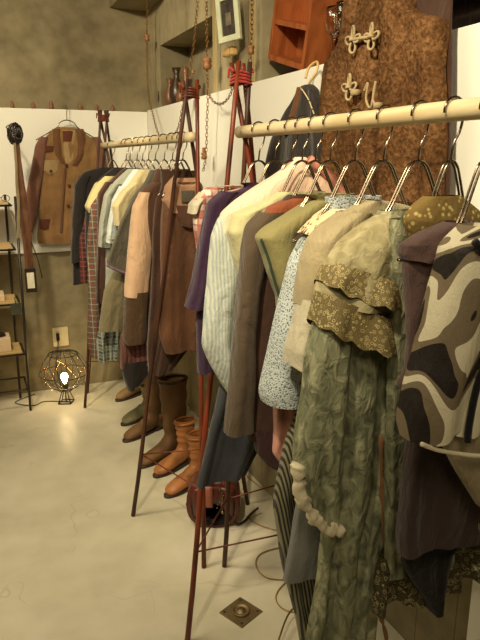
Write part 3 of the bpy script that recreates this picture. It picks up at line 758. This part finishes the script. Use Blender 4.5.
# pale wooden posts between the niches
m_post = wood('pale_weathered_wood', (176, 158, 114), (140, 122, 82), 'z', 10, .7)
for i, (px, wd, lab) in enumerate(((213, .05, 'pale weathered post left of the picture frame'), (231, .055, 'pale weathered post behind the picture frame'), (250, .06, 'pale weathered post beside the leaning crate'))):
    q = onX(px, 60, 1.15); bm = bmesh.new(); box(bm, (-.018, -wd/2, 0), (.022, wd/2, .98), bev=.004)
    o = link('wooden_post', bm, m_post, None, False); o.location = (1.135 + .04, q.y, 1.811); tag(o, lab, 'post', 'weathered posts on the ledge')
# picture frame
m_frame = gloss('pale_green_paint', (204, 208, 176), .6); m_pic = plain('dark_photograph', (62, 52, 40), .5, .6, scale=30)
q = onX(229, 18, 1.08)
t = thing('picture_frame', 'small pale green picture frame hanging tilted with a dark picture', 'picture frame', q, -math.pi/2+.55)
bm = bmesh.new(); W_, H_ = .056, .092; R2 = Matrix.Rotation(math.radians(-6), 4, 'Y')
for a, b in (((-W_, -.012, H_-.024), (W_, .006, H_)), ((-W_, -.012, -H_), (W_, .006, -H_+.024)), ((-W_, -.012, -H_+.02), (-W_+.022, .006, H_-.02)), ((W_-.022, -.012, -H_+.02), (W_, .006, H_-.02))): box(bm, a, b, R2, .003)
link('frame', bm, m_frame, t, False)
bm = bmesh.new(); box(bm, (-W_+.02, -.004, -H_+.02), (W_-.02, .004, H_-.02), R2); link('picture', bm, m_pic, t, False)
bm = bmesh.new(); box(bm, (-.012, -.006, -.03), (.014, -.004, .02), R2, .004); link('figure', bm, plain('grey_photo_tone', (120, 108, 84), .6, .4, scale=40), t)
bm = bmesh.new(); tube(bm, [(-.02, 0, H_-.005), (0, 0, H_+.35), (.02, 0, H_-.005)], .0012, 6); link('cord', bm, M['iron'], t)
# chains
m_chain = metal('antique_brass_chain', (150, 112, 70), .45); m_wb = wood('brown_wood_bead', (150, 104, 64), (110, 70, 40), 'z', 20)
def chain(label, pts, beads, X=1.08, link_l=.017, m=m_chain):
    P3 = [onX(a, b, X) for a, b in pts]; t = thing('hanging_chain', label, 'chain', P3[0], 0, 'chains hanging by the right wall')
    L = spline(P3, 14); acc = [L[0]]; bm = bmesh.new(); k = 0; d = 0
    for a, b in zip(L, L[1:]):
        seg = (b-a).length; pos = 0
        while d+seg-pos >= link_l:
            pos += link_l-d; d = 0; c = a+(b-a)*(pos/max(seg, 1e-9)); tdir = (b-a).normalized()
            s = tdir.cross(Vector((1, 0, 0))); s = s.normalized() if s.length > .1 else Vector((0, 1, 0)); nrm = tdir.cross(s)
            sd = s if k % 2 else nrm; k += 1
            tube(bm, [c-P3[0]+tdir*.011*math.cos(q*.7854)+sd*.006*math.sin(q*.7854) for q in range(8)], .0016, 5, True)
        d += seg-pos
    link('links', bm, m, t)
    for (px, py, r) in beads:
        c = onX(px, py, X)-P3[0]; bm = bmesh.new()
        lathe(bm, [(.004, r*1.2), (r*.9, r*1.1), (r, r*.5), (r*.7, .1*r), (r, -.3*r), (r*.8, -r), (.004, -1.2*r)], 14, c); link('bead', bm, m_wb, t)
    return t
chain('bead chain running down the room corner and swagging up to the far tripod', [(147, 0), (147, 36), (148, 90), (153, 115), (160, 137), (170, 140), (178, 128), (182, 110), (187, 88)], [(147, 38, .016)])
chain('chain hanging from above onto the far tripod top', [(199, -12), (196, 20), (193, 50), (189, 75), (185, 100), (183, 120)], [(186, 96, .02), (193, 72, .008)])
chain('long chain with a wooden block, hanging right of the far tripod', [(206, -12), (207, 30), (207, 62), (208, 95), (207, 120), (206, 155), (203, 172)], [(207, 64, .022), (204, 156, .014), (204, 150, .01)])
chain('short chain swagged beneath the picture frame', [(208, 92), (213, 101), (221, 104), (229, 97), (234, 82), (237, 66)], [])
chain('chain dropping behind the near tripod top', [(252, -12), (252, 20), (251, 50), (250, 62)], [(251, 50, .014)])
q = onX(230, 52, 1.12); bm = bmesh.new(); box(bm, (-.02, -.05, -.018), (.02, .05, .018), bev=.012)
o = link('driftwood_block', bm, m_blond, None); o.location = (1.12, q.y, q.z); tag(o, 'small pale wooden block hanging beneath the picture frame', 'wooden block')
# things in the small niche: dark vases and figurines
m_vase = gloss('dark_brown_glaze', (58, 40, 26), .35); m_vase2 = gloss('brown_figurine_glaze', (112, 74, 44), .4)
def vase(px, r, h, m, lab, cat='vase', nm='vase', X=1.195, kind=0):
    q = onX(px, 98, X); bm = bmesh.new()
    pr = [(.3*r, 0), (.75*r, .01*h), (r, .3*h), (.9*r, .5*h), (.4*r, .72*h), (.35*r, .85*h), (.6*r, h), (.4*r, h)] if kind == 0 else [(.5*r, 0), (.6*r, .1*h), (.35*r, .3*h), (.7*r, .5*h), (.4*r, .68*h), (.55*r, .82*h), (.45*r, .95*h), (.1*r, h)]
    lathe(bm, pr, 18); o = link(nm, bm, m); o.location = (X, q.y, 1.8005); tag(o, lab, cat); return o
vase(164, .04, .22, m_vase, 'tall dark vase at the left of the small niche')
vase(170, .036, .17, m_vase2, 'brown narrow-necked vase in the small niche')
vase(177, .046, .22, m_vase, 'dark bulbous vase in the middle of the small niche', X=1.21)
vase(186, .034, .2, m_vase2, 'small brown carved figurine in the niche behind the far tripod', 'figurine', 'figurine', 1.185, 1)
vase(181, .03, .12, m_vase2, 'little squat brown jar at the front edge of the small niche', 'jar', 'jar', 1.175)
# things in the deep niche
m_glass = N('clear_glass', .03, 0, .5); m_glass.b.inputs['Transmission Weight'].default_value = 1; m_glass.b.inputs['Base Color'].default_value = (.95, .93, .85, 1); m_glass = m_glass.m
GL = []
def glass(x, y, lab, z=1.812):
    if not GL:
        bm = bmesh.new(); pr = [(.001, 0), (.032, .001), (.032, .004), (.005, .008), (.0035, .02), (.0035, .085), (.008, .092), (.026, .11), (.033, .135), (.031, .165), (.028, .185), (.0265, .185), (.030, .165), (.0315, .135), (.025, .112), (.001, .096)]
        lathe(bm, pr, 20); GL.append(link('wine_glass', bm, m_glass)); o = GL[0]
    else: o = GL[0].copy(); C.objects.link(o)
    o.location = (x, y, z); tag(o, lab, 'wine glass', 'wine glasses in the deep niche'); return o
glass(1.205, 1.96, 'wine glass on the ledge close to the leaning crate'); glass(1.20, 1.89, 'wine glass on the ledge closest to the felt vest')
glass(1.30, 2.05, 'wine glass standing deeper in the niche behind the other two')
m_dkwood = wood('dark_shelf_wood', (74, 48, 28), (44, 28, 16), 'y', 10)
bm = bmesh.new(); box(bm, (1.30, .9, 2.03), (1.514, 1.97, 2.05), bev=.002); o = link('wall_shelf', bm, m_dkwood, None, False); tag(o, 'dark wooden shelf in the deep niche above the wine glasses', 'shelf')
def trinket(x, y, z, m, lab, s=1):
    bm = bmesh.new(); r = random.Random(len(lab))
    for k in range(5):
        a = r.uniform(0, 6.28); tube(bm, spline([(0, 0, .012), (.015*math.cos(a), .015*math.sin(a), .04*s), (.03*math.cos(a+.6), .03*math.sin(a+.6), .06*s), (.01*math.cos(a+1.5), .03*math.sin(a+1.5), .085*s)], 5), .003, 6)
    lathe(bm, [(.02, 0), (.03, .01), (.018, .025), (.002, .03)], 14); o = link('ornament', bm, m); o.location = (x, y, z); tag(o, lab, 'ornament'); return o
m_gold = metal('tarnished_gold', (190, 150, 80), .35); m_silv = metal('tarnished_silver', (190, 180, 160), .3)
trinket(1.22, 1.22, 1.812, m_gold, 'twisted gilt ornament on the ledge right of the felt vest'); trinket(1.36, 1.84, 2.051, m_silv, 'silvery twisted ornament on the niche shelf')
bm = bmesh.new(); box(bm, (1.25, .92, 1.811), (1.5, 1.33, 1.95), bev=.006); o = link('storage_box', bm, m_dkwood, None, False); tag(o, 'dark wooden box on the ledge right of the felt vest', 'box')
# pegs on the back ledge
m_peg = wood('terracotta_wood', (150, 98, 74), (120, 74, 54), 'z', 20)
bm = bmesh.new(); lathe(bm, [(.012, 0), (.014, .01), (.012, .024), (.007, .036), (.001, .040)], 10); pg = link('wooden_peg', bm, m_peg)
PG = [(12, 'first peg from the left on the back wall ledge'), (33, 'second peg from the left on the back wall ledge, left of the coat hanger'), (51, 'tall peg just left of the coat hanger on the back wall ledge'), (80, 'peg just right of the coat hanger on the back wall ledge'), (96, 'peg above the coat shoulder on the back wall ledge'), (112, 'peg above the far tripod on the back wall ledge')]
for i, (px, lab) in enumerate(PG):
    o = pg if i == 0 else pg.copy()
    if i: C.objects.link(o)
    q = onY(px, 104, 4.108); o.location = (q.x, 4.106, 1.80); o.scale = (1, 1, 1.25 if i == 2 else 1); o.scale.x = o.scale.y = .8; tag(o, lab, 'peg', 'pegs along the back ledge')

# ------------------------------------------------------------------ left iron shelf
t = thing('shelf_stand', 'black iron shelf stand cut off at the left edge, with boards at four heights', 'shelf', (-.15, 3.86, 0))
zs = [.154, .378, .688, 1.011, 1.262]
def lp(x, y, z): return (x+.15, y-3.86, z)
for (x, y) in ((.245, 3.79), (.205, 4.03), (-.62, 3.79), (-.62, 4.03)):
    bm = bmesh.new(); tube(bm, [lp(x, y, .002), lp(x+(.02 if x > 0 else 0), y, 1.30)], .0075, 8); link('post', bm, M['iron'], t)
m_board = wood('pale_shelf_board', (206, 178, 122), (176, 146, 94), 'x', 8)
for z in zs:
    bm = bmesh.new()
    for y in (3.79, 4.03): tube(bm, [lp(-.62, y, z-.012), lp(.24, y, z-.012)], .006, 8)
    for x in (-.62, .24 if True else 0): tube(bm, [lp(x, 3.79, z-.012), lp(x, 4.03, z-.012)], .006, 8)
    link('crossbar', bm, M['iron'], t)
    if z > .2:
        bm = bmesh.new(); box(bm, lp(-.61, 3.80, z-.006), lp(.225, 4.02, z+.006), bev=.001); link('board', bm, m_board, t, False)
# items on shelves
m_dkred = gloss('dark_red_leather', (92, 30, 24), .4); m_blkl = gloss('black_leather', (36, 26, 22), .4); m_pinkbox = plain('pink_cream_card', (214, 186, 150), .8, .1); m_brl = gloss('brown_leather', (110, 60, 30), .5)
def carton(z, x0, x1, h, lab):
    bm = bmesh.new(); box(bm, (x0, 3.82, z+.0065), (x1, 3.97, z+h), bev=.004); o = link('display_box', bm, m_pinkbox, None, False); tag(o, lab, 'box'); return o
carton(1.011, -.1, .15, .022, 'low cream display block on the shelf second from the top'); carton(.688, -.1, .16, .045, 'cream display block under the dark red purse'); carton(.378, -.1, .17, .09, 'cream display block under the black bracelet strap')
def pouch(z, x0, x1, h, m, lab, nm='purse'):
    t_ = thing(nm, lab, nm, ((x0+x1)/2, 3.88, z)); w_ = (x1-x0)/2; bm = bmesh.new()
    lathe(bm, [(w_*.8, .0), (w_, h*.3), (w_*.9, h*.7), (w_*.4, h)], 20, (0, 0, 0), 1, .45); link('body', bm, m, t_)
    bm = bmesh.new(); tube(bm, spline([(-w_*.8, -.01, h*.6), (-w_*.3, -.02, h*1.2), (w_*.3, -.02, h*1.15), (w_*.8, -.01, h*.5)], 6), .004, 6); link('strap', bm, m, t_)
pouch(1.0335, .0, .13, .035, m_brl, 'small brown leather purse on the shelf second from the top')
pouch(.7335, -.02, .12, .06, m_dkred, 'dark red leather purse on the middle shelf')
pouch(.4685, -.06, .15, .03, m_blkl, 'flat black leather belt purse on the low cream block')
pouch(.155, -.3, .05, .04, m_blkl, 'black leather clutch on the lowest crossbars')
bm = bmesh.new()
for k in range(2): tube(bm, [(.155+.026*k*2+.022*math.cos(a*.5236)-.03, 3.84, 1.292+.018*math.sin(a*.5236)) for a in range(12)], .0018, 6, True)
tube(bm, [(.147, 3.84, 1.298), (.155, 3.84, 1.298)], .0018, 6)
o = link('spectacles', bm, M['iron']); o.location = (.04, 0, -.004); tag(o, 'round wire spectacles on the top shelf at the left edge', 'spectacles')
m_grn = plain('dark_green_card', (60, 62, 44), .7)
q = onY(16, 311, 3.78); bm = bmesh.new(); box(bm, (-.028, -.003, -.035), (.028, .003, .035), bev=.002); tube(bm, [(0, 0, .035), (0, .002, .075)], .003, 6)
o = link('price_tag', bm, m_grn, None, False); o.location = (q.x, 3.775, q.z+.012); tag(o, 'dark green tag hanging under the middle shelf of the iron stand', 'tag')
# bundle of leather straps
p = Plane('Y', 3.74, .30)
t = thing('leather_strap_bundle', 'long bundle of brown leather straps with a dark coiled top, hanging beside the iron shelf', 'belt', p.loc())
bm = bmesh.new()
for k in range(9):
    q = p.pt(15+3.2*math.cos(k*.7), 134+5*math.sin(k*.7)); L = [(q[0]+.02*math.cos(a*.5236), -.01+.012*math.sin(a*.5236+k), q[1]+.03*math.sin(a*.5236)) for a in range(12)]
    tube(bm, L, .007, 6, True)
link('coil', bm, m_blkl, t)
shell('strap', p.rows([(140, 14, 19), (160, 15, 21), (200, 17, 27), (240, 22, 32), (275, 26, 34), (290, 27, 34)]), plain('worn_brown_leather', (104, 66, 42), .45, .4), t, th=.014, fold=.006, seed=4)
shell('strap', p.rows([(143, 13, 16), (180, 15, 18), (210, 17, 20), (238, 16, 20)]), plain('grey_olive_leather', (140, 122, 86), .45, .4), t, th=.008, fold=.003, seed=6, v0=-.014)
bm = bmesh.new(); a = p.pt(24, 268); b = p.pt(37, 291); box(bm, (a[0], -.03, b[1]), (b[0], -.018, a[1]), bev=.002); link('tag_holder', bm, m_blkl, t, False)
bm = bmesh.new(); a = p.pt(26, 272); b = p.pt(34.5, 287); box(bm, (a[0], -.032, b[1]), (b[0], -.0305, a[1])); link('paper_label', bm, plain('white_paper', (214, 206, 180), .8, .1), t, False)
bm = bmesh.new(); tube(bm, spline([(*((p.pt(30, 240)[0]),), -.02, p.pt(30, 240)[1]), (p.pt(37, 258)[0], -.02, p.pt(37, 258)[1]), (p.pt(42, 278)[0], -.01, p.pt(42, 278)[1])], 6), .003, 6); link('cord', bm, m_blkl, t)
bm = bmesh.new(); q = p.pt(18, 200); tube(bm, [(q[0], .0, p.pt(15, 126)[1]), (q[0]-.005, .13, p.pt(15, 126)[1]+.01), (q[0]-.005, .36, p.pt(15, 126)[1]+.01)], .004, 6); link('hook', bm, M['iron'], t)

# ------------------------------------------------------------------ wall socket, lamp
q0 = onY(52, 328, 4.115); q1 = onY(69, 345, 4.115)
t = thing('wall_socket', 'cream double wall socket plate with a black plug above the wire lamp', 'socket', ((q0.x+q1.x)/2, 4.115, (q0.z+q1.z)/2))
m_cr = gloss('cream_plastic', (206, 190, 146), .5); W_ = (q1.x-q0.x)/2; H_ = (q0.z-q1.z)/2
bm = bmesh.new(); box(bm, (-W_, -.008, -H_), (W_, .004, H_), bev=.003); link('plate', bm, m_cr, t, False)
bm = bmesh.new(); box(bm, (-W_*.6, -.03, -.02), (-W_*.2, -.0075, .03), bev=.004); tube(bm, spline([(-W_*.4, -.02, -.02), (-W_*.5, -.03, -.06), (-W_*.9, -.04, -.2), (-W_*.4, -.06, -.362)], 6), .003, 6); link('plug', bm, M['blackmat'], t)
bm = bmesh.new(); box(bm, (-W_*.95, -.012, -H_*.95), (-W_*.45, -.0075, -H_*.5), bev=.001); link('switch', bm, gloss('white_plastic', (235, 225, 195), .4), t, False)
t = thing('wire_lamp', 'globe-shaped black wire cage lamp with a glowing bulb on the floor', 'lamp', (.468, 3.84, 0))
bm = bmesh.new(); R0 = .135; zc = .185
def cg(a, th_): return (R0*math.cos(th_)*math.cos(a), R0*math.cos(th_)*math.sin(a), zc+R0*.98*math.sin(th_))
prof = [(.09, .325), (.115, .29), (.138, .25), (.152, .20), (.118, .145), (.085, .115), (.052, .095), (.03, .075)]
for k in range(12):
    a = k*.5236; tube(bm, [(r*math.cos(a), r*math.sin(a), z) for r, z in prof], .0023, 6)
for r, z in (prof[0], prof[3], prof[5]): tube(bm, [(r*math.cos(k*.2618), r*math.sin(k*.2618), z) for k in range(24)], .0026, 6, True)
for k in range(6): a = k*.5236; tube(bm, [(.09*math.cos(a), .09*math.sin(a), .325), (0, 0, .345), (-.09*math.cos(a), -.09*math.sin(a), .325)], .0022, 6)
link('cage', bm, M['iron'], t)
bm = bmesh.new(); s = .048
sq = [(s*1.35, 0), (0, s*1.1), (-s*1.35, 0), (0, -s*1.1)]
sq = [(x*.8-y*.35, y*.9+x*.3) for x, y in sq]
for i in range(4):
    a, b = sq[i], sq[(i+1) % 4]; tube(bm, [(*a, .004), (*b, .004)], .0035, 6); tube(bm, [(*a, .004), (a[0]*.45, a[1]*.45, .08)], .0028, 6); tube(bm, [(a[0]*.45, a[1]*.45, .08), (b[0]*.45, b[1]*.45, .08)], .0025, 6)
link('base', bm, M['iron'], t)
bm = bmesh.new(); lathe(bm, [(.012, .075), (.015, .08), (.015, .125), (.012, .13)], 14); tube(bm, [(0, 0, .004), (0, 0, .08)], .004, 8); link('socket', bm, M['iron'], t)
me = N('bulb_glow'); me.b.inputs['Emission Color'].default_value = (1, .72, .34, 1); me.b.inputs['Emission Strength'].default_value = 40
bm = bmesh.new(); lathe(bm, [(.008, .13), (.012, .14), (.021, .16), (.023, .175), (.018, .19), (.006, .198)], 16); link('bulb', bm, me.m, t)
bm = bmesh.new(); rnd = random.Random(3)
L = [(.132*math.cos(k*.7), .132*math.sin(k*.7), .16+.075*math.sin(k*1.9)+.03) for k in range(26)]
L = [Vector(x) for x in L]
for c in L: bmesh.ops.create_icosphere(bm, subdivisions=1, radius=.0035, matrix=Matrix.Translation(c))
tube(bm, spline(L, 3), .0007, 4); link('glint_beads', bm, metal('gold_glint', (255, 200, 120), .15), t)  # tiny shiny beads added to give the warm glints on the cage
bm = bmesh.new(); tube(bm, spline([(.04, -.02, .004), (-.12, .06, .004), (-.2, .02, .004), (-.3, .12, .004), (-.17, .22, .004)], 8), .003, 6); link('power_cord', bm, M['blackmat'], t)

# ------------------------------------------------------------------ footwear
def boot(label, loc, rz, h, m, sole_m, shaft_r=.055, foot=.25, cat='boot', name='boot', lean=0, group=None, cuff=None, slouch=.004, low=False):
    t = thing(name, label, cat, loc, rz, group)
    bm = bmesh.new(); rings = []
    n = 24
    zs_ = [h-(h-.11)*i/14 for i in range(15)]
    for i, z in enumerate(zs_):
        f = i/14; r = shaft_r*(1-.22*f)+.003*math.sin(i*1.7)*(slouch/.004)
        cx = lean*(z-.1)
        rings.append([(cx+r*1.15*math.cos(6.2832*k/n), r*.85*math.sin(6.2832*k/n), z+.006*math.cos(6.2832*k/n)) for k in range(n)])
    # ankle sweeping into the foot (toe towards +x)
    H0 = .045; ra = shaft_r*.78
    for (ang, xc, zc_, rx, ry) in ((12, .008, .085, ra*1.15, ra*.85), (32, .022, .064, ra*1.2, ra*.8), (55, .05, .052, .048, ra*.78), (75, .08, .045, .038, ra*.76), (88, .115, .04, .032, .038), (90, .15, .034, .028, .040), (90, .18, .029, .023, .037), (90, .2, .024, .017, .028), (90, .212, .02, .008, .012)):
        a = math.radians(ang); k_ = foot/.25
        rings.append([(xc*k_+rx*math.cos(6.2832*k/n)*math.cos(a), ry*math.sin(6.2832*k/n), zc_+rx*math.cos(6.2832*k/n)*math.sin(a)) for k in range(n)])
    V = [[bm.verts.new(q) for q in r] for r in rings]
    for A, B in zip(V, V[1:]):
        for k in range(n): bm.faces.new((A[k], A[(k+1) % n], B[(k+1) % n], B[k]))
    bm.faces.new(V[-1])
    # heel counter
    tube(bm, [(-.02, 0, .10), (-.024, 0, .06), (-.026, 0, .022)], [ra*.82, ra*.82, ra*.8], 16)
    link('upper', bm, m, t)
    bm = bmesh.new(); k_ = foot/.25; out = []
    for k in range(28):
        a = 6.2832*k/28; x = .085*k_+.14*k_*math.cos(a); wdt = .033+.008*math.cos(a-.2)
        out.append((x, wdt*math.copysign(abs(math.sin(a))**.8, math.sin(a))))
    lo = [bm.verts.new((x, y, .0)) for x, y in out]; hi = [bm.verts.new((x, y, .013)) for x, y in out]
    bm.faces.new(lo[::-1]); bm.faces.new(hi)
    for k in range(28): bm.faces.new((lo[k], lo[(k+1) % 28], hi[(k+1) % 28], hi[k]))
    box(bm, (-.052*k_, -.032, 0), (.01, .032, .024), bev=.004)
    link('sole', bm, sole_m, t)
    if cuff:
        bm = bmesh.new(); cx = lean*(h-.1)
        tube(bm, [(cx+shaft_r*1.17*math.cos(6.2832*k/20), shaft_r*.88*math.sin(6.2832*k/20), h-.012) for k in range(20)], .006, 8, True); link('top_band', bm, cuff, t)
    bm = bmesh.new()
    lathe(bm, [(.001, h*.7), (shaft_r*.8, h*.7), (shaft_r*.82, h*.72)], 20, (lean*(h*.7-.1), 0, 0), 1.1, .8); link('lining', bm, M['blackmat'], t)
    return t
m_ob = gloss('olive_brown_suede', (112, 80, 44), .7, .35, 12); m_tanb = gloss('tan_leather_boot', (172, 112, 62), .5, .3, 14); m_sole = gloss('dark_rubber', (60, 44, 28), .7)
m_ob2 = gloss('worn_olive_leather', (140, 112, 70), .6, .35, 12); m_gr = gloss('grey_green_suede', (146, 140, 100), .7, .4, 12)
TOE = math.radians(205)
q = onZ(158, 440); boot('tall olive-brown boot, left one of the tall pair under the far rack', (q.x+.02, q.y+.14, 0), TOE, .42, m_ob, m_sole, .055, cuff=m_vase, lean=-.02)
q = onZ(172, 455); boot('tall olive-brown boot, right and nearer one of the tall pair', (q.x+.03, q.y+.03, 0), TOE, .42, m_ob, m_sole, .072, .28, cuff=m_vase, lean=.02)
q = onZ(188, 474); boot('tan leather ankle boot standing behind the other tan one', (q.x+.03, q.y+.12, 0), TOE, .24, m_tanb, m_sole, .05, .24, slouch=.004, cuff=m_tanb)
q = onZ(196, 484); boot('tan leather ankle boot nearest the maroon bag', (q.x+.03, q.y+.03, 0), TOE, .25, m_tanb, m_sole, .055, .25, slouch=.004, cuff=m_tanb)
q = onZ(138, 396); boot('worn brown low boot, farthest shoe under the far rack', (q.x+.04, q.y+.05, 0), TOE, .17, m_ob2, m_sole, .045, .24)
q = onZ(146, 417); boot('grey-green suede low boot in front of the worn brown one', (q.x+.03, q.y+.02, 0), TOE, .19, m_gr, m_sole, .048, .24)

# ------------------------------------------------------------------ maroon bag
m_bag = gloss('maroon_leather', (88, 38, 26), .38, .35, 10); m_bagin = plain('bag_inside', (26, 16, 14), .9); m_pk = gloss('rose_leather', (160, 90, 72), .5)
q = onZ(214, 531)
t = thing('handbag', 'domed maroon leather bag lying on the floor under the charcoal trousers', 'bag', (q.x+.05, q.y+.12, 0), math.radians(-24))
bm = bmesh.new(); n = 28; rings = []
for i in range(13):
    f = i/12; y = -.11+.22*f; rr = math.sqrt(max(0, 1-((f-.4)/.62)**2 if f > .4 else 1))
    W1, H1 = .112*(.55+.45*rr), .215*(.4+.6*rr)
    rings.append([(W1*math.copysign(abs(math.cos(6.2832*k/n))**.8, math.cos(6.2832*k/n)), y, .004+H1*(.5+.5*math.copysign(abs(math.sin(6.2832*k/n))**.8, math.sin(6.2832*k/n)))+.004*math.sin(k*2.3+i)*(1 if 2 < k < 12 else 0)) for k in range(n)])
# rolled rim and interior
inner = [[(x*s_, y_, .01+(z-.01)*s_+.004) for x, y, z in rings[0]] for s_, y_ in ((.82, -.108), (.78, -.06), (.7, .05))]
V = [[bm.verts.new(v) for v in r] for r in rings]
for A, B in zip(V, V[1:]):
    for k in range(n): bm.faces.new((A[k], A[(k+1) % n], B[(k+1) % n], B[k]))
bm.faces.new(V[-1])
I0 = [bm.verts.new(v) for v in inner[0]]
for k in range(n): bm.faces.new((V[0][k], V[0][(k+1) % n], I0[(k+1) % n], I0[k]))
link('body', bm, m_bag, t)
bm = bmesh.new(); V = [[bm.verts.new(v) for v in r] for r in inner]
for A, B in zip(V, V[1:]):
    for k in range(n): bm.faces.new((A[k], A[(k+1) % n], B[(k+1) % n], B[k]))
bm.faces.new(V[-1]); link('lining', bm, m_bagin, t)
def flap():
    bm = bmesh.new(); g = []
    for i in range(9):
        z = .2-.11*i/8; r = []
        for k in range(13):
            u = -1+k/6; w1 = .092*(1-.12*i/8)
            zz = z-.03*(1-abs(u)**2)*(i/8)*-1 - .02*abs(u)*(i/8)
            r.append(bm.verts.new((w1*u, -.116-.012*math.sin(i/8*3.14)-.004*math.cos(u*9), zz-.02*(u*u))))
        g.append(r)
    for A, B in zip(g, g[1:]):
        for k in range(12): bm.faces.new((A[k], A[k+1], B[k+1], B[k]))
    o = link('flap', bm, m_bag, t); md = o.modifiers.new('solid', 'SOLIDIFY'); md.thickness = .004
flap()
bm = bmesh.new(); box(bm, (-.03, -.135, .11), (.0, -.129, .2), bev=.004); link('gusset', bm, m_pk, t)
bm = bmesh.new(); tube(bm, spline([(.02, -.13, .2), (.04, -.138, .17), (.036, -.138, .13), (.04, -.138, .1)], 6), .003, 6)
bmesh.ops.create_icosphere(bm, subdivisions=2, radius=.009, matrix=Matrix.Translation((.04, -.138, .093)))
for k in range(7): bmesh.ops.create_icosphere(bm, subdivisions=1, radius=.0045, matrix=Matrix.Translation((.03+.012*math.sin(k*.8), -.141, .2-k*.014)))
link('charm_chain', bm, M['chrome'], t)
bm = bmesh.new(); tube(bm, spline([(.07, -.1, .05), (.1, -.1, .015), (.13, -.07, .01), (.16, -.03, .02), (.19, .0, .03)], 8), .005, 8); link('strap', bm, m_blkl, t)
bm = bmesh.new(); bmesh.ops.create_icosphere(bm, subdivisions=2, radius=.009, matrix=Matrix.Translation((-.108, -.09, .1))); link('stud', bm, M['chrome'], t)

# ------------------------------------------------------------------ floor drain, cables, hoop
m_brass = metal('tarnished_brass', (150, 132, 98), .6)
q = onZ(241, 612.5)
t = thing('floor_drain', 'square tarnished brass floor drain plate set diagonally in the floor', 'floor drain', (q.x, q.y, 0), math.radians(24))
bm = bmesh.new(); s = .053; box(bm, (-s, -s, -.001), (s, s, .004), bev=.0015); link('plate', bm, m_brass, t, False)
bm = bmesh.new()
lathe(bm, [(.030, .004), (.030, .011), (.026, .012), (.025, .007), (.013, .007), (.012, .013), (.002, .0135)], 28); link('cover', bm, m_brass, t)
for sx in (-1, 1):
    for sy in (-1, 1):
        bm = bmesh.new(); lathe(bm, [(.004, .004), (.004, .0055), (.001, .006)], 10, (sx*.04, sy*.04, 0)); link('screw', bm, M['iron'], t)
m_cable = gloss('tan_cable', (170, 136, 84), .5); m_hoop = metal('brass_wire', (170, 150, 104), .35)
def cable(label, pts, r=.003, m=None, nm='cable', cat='cable', closed=False, grp='cables on the floor'):
    L = [onZ(a, b, z) for a, b, z in pts]; o0 = L[0].copy(); o0.z = 0; bm = bmesh.new()
    tube(bm, [x-o0 for x in spline(L, 8, closed)], r, 6, closed); o = link(nm, bm, m or m_cable); o.location = o0; tag(o, label, cat, grp if nm == 'cable' else None)
cable('tan cable running from the dark rear tripod leg under the racks', [(238, 468, .004), (262, 488, .004), (285, 497, .004), (320, 500, .004), (350, 510, .004)])
cable('thin tan cable looping beside the striped skirt, larger loop', [(330, 545, .004), (290, 546, .004), (262, 553, .004), (256, 565, .004), (268, 578, .004), (300, 580, .004)], .0025)
cable('thin tan cable making a smaller loop nearer the wire hoop', [(320, 575, .004), (290, 580, .004), (276, 595, .004), (282, 608, .004), (300, 612, .004), (330, 604, .004)], .0025)
cable('straight tan cable crossing from the bag towards the wall', [(246, 516, .004), (262, 526, .004), (300, 535, .004), (345, 540, .004)], .0025)
cable('upright brass wire hoop at the bottom edge under the striped skirt', [(278, 652, .02), (282, 630, .04), (290, 612, .05), (300, 606, .055), (314, 612, .05), (322, 628, .04), (316, 655, .02), (296, 668, .01)], .0032, m_hoop, 'wire_hoop', 'hoop', True)
# white plinth at the right edge
q = onZ(474, 700); bm = bmesh.new(); box(bm, (1.0, .70, 0), (1.13, .93, .60), bev=.003); o = link('plinth', bm, M['panel'], None, False); tag(o, 'white painted plinth against the right wall at the bottom right corner', 'plinth')

# ------------------------------------------------------------------ pieces that belong to a part
SUB = {'neck_label': 'yoke', 'collar_label': 'lining', 'buckle_ring': 'lower_panel', 'figure': 'picture', 'paper_label': 'tag_holder', 'switch': 'plate', 'plug': 'plate',
       'stitching': 'body', 'piping': 'sleeve', 'button': 'front_edge', 'patch': 'body', 'pocket_flap': 'body', 'charm_chain': 'flap', 'stud': 'body', 'screw': 'plate',
       'top_band': 'upper', 'upper_lace_border': 'cape', 'lace_border': 'cape', 'hem_edge': 'body', 'bulb': 'socket', 'glint_beads': 'cage', 'lashing': None}
for o in list(C.objects):
    if o.type != 'EMPTY' or o.parent: continue
    kids = {}
    for c in o.children: kids.setdefault(c.name.split('.')[0], c)
    for c in list(o.children):
        tgt = SUB.get(c.name.split('.')[0])
        if tgt and tgt in kids: c.parent = kids[tgt]
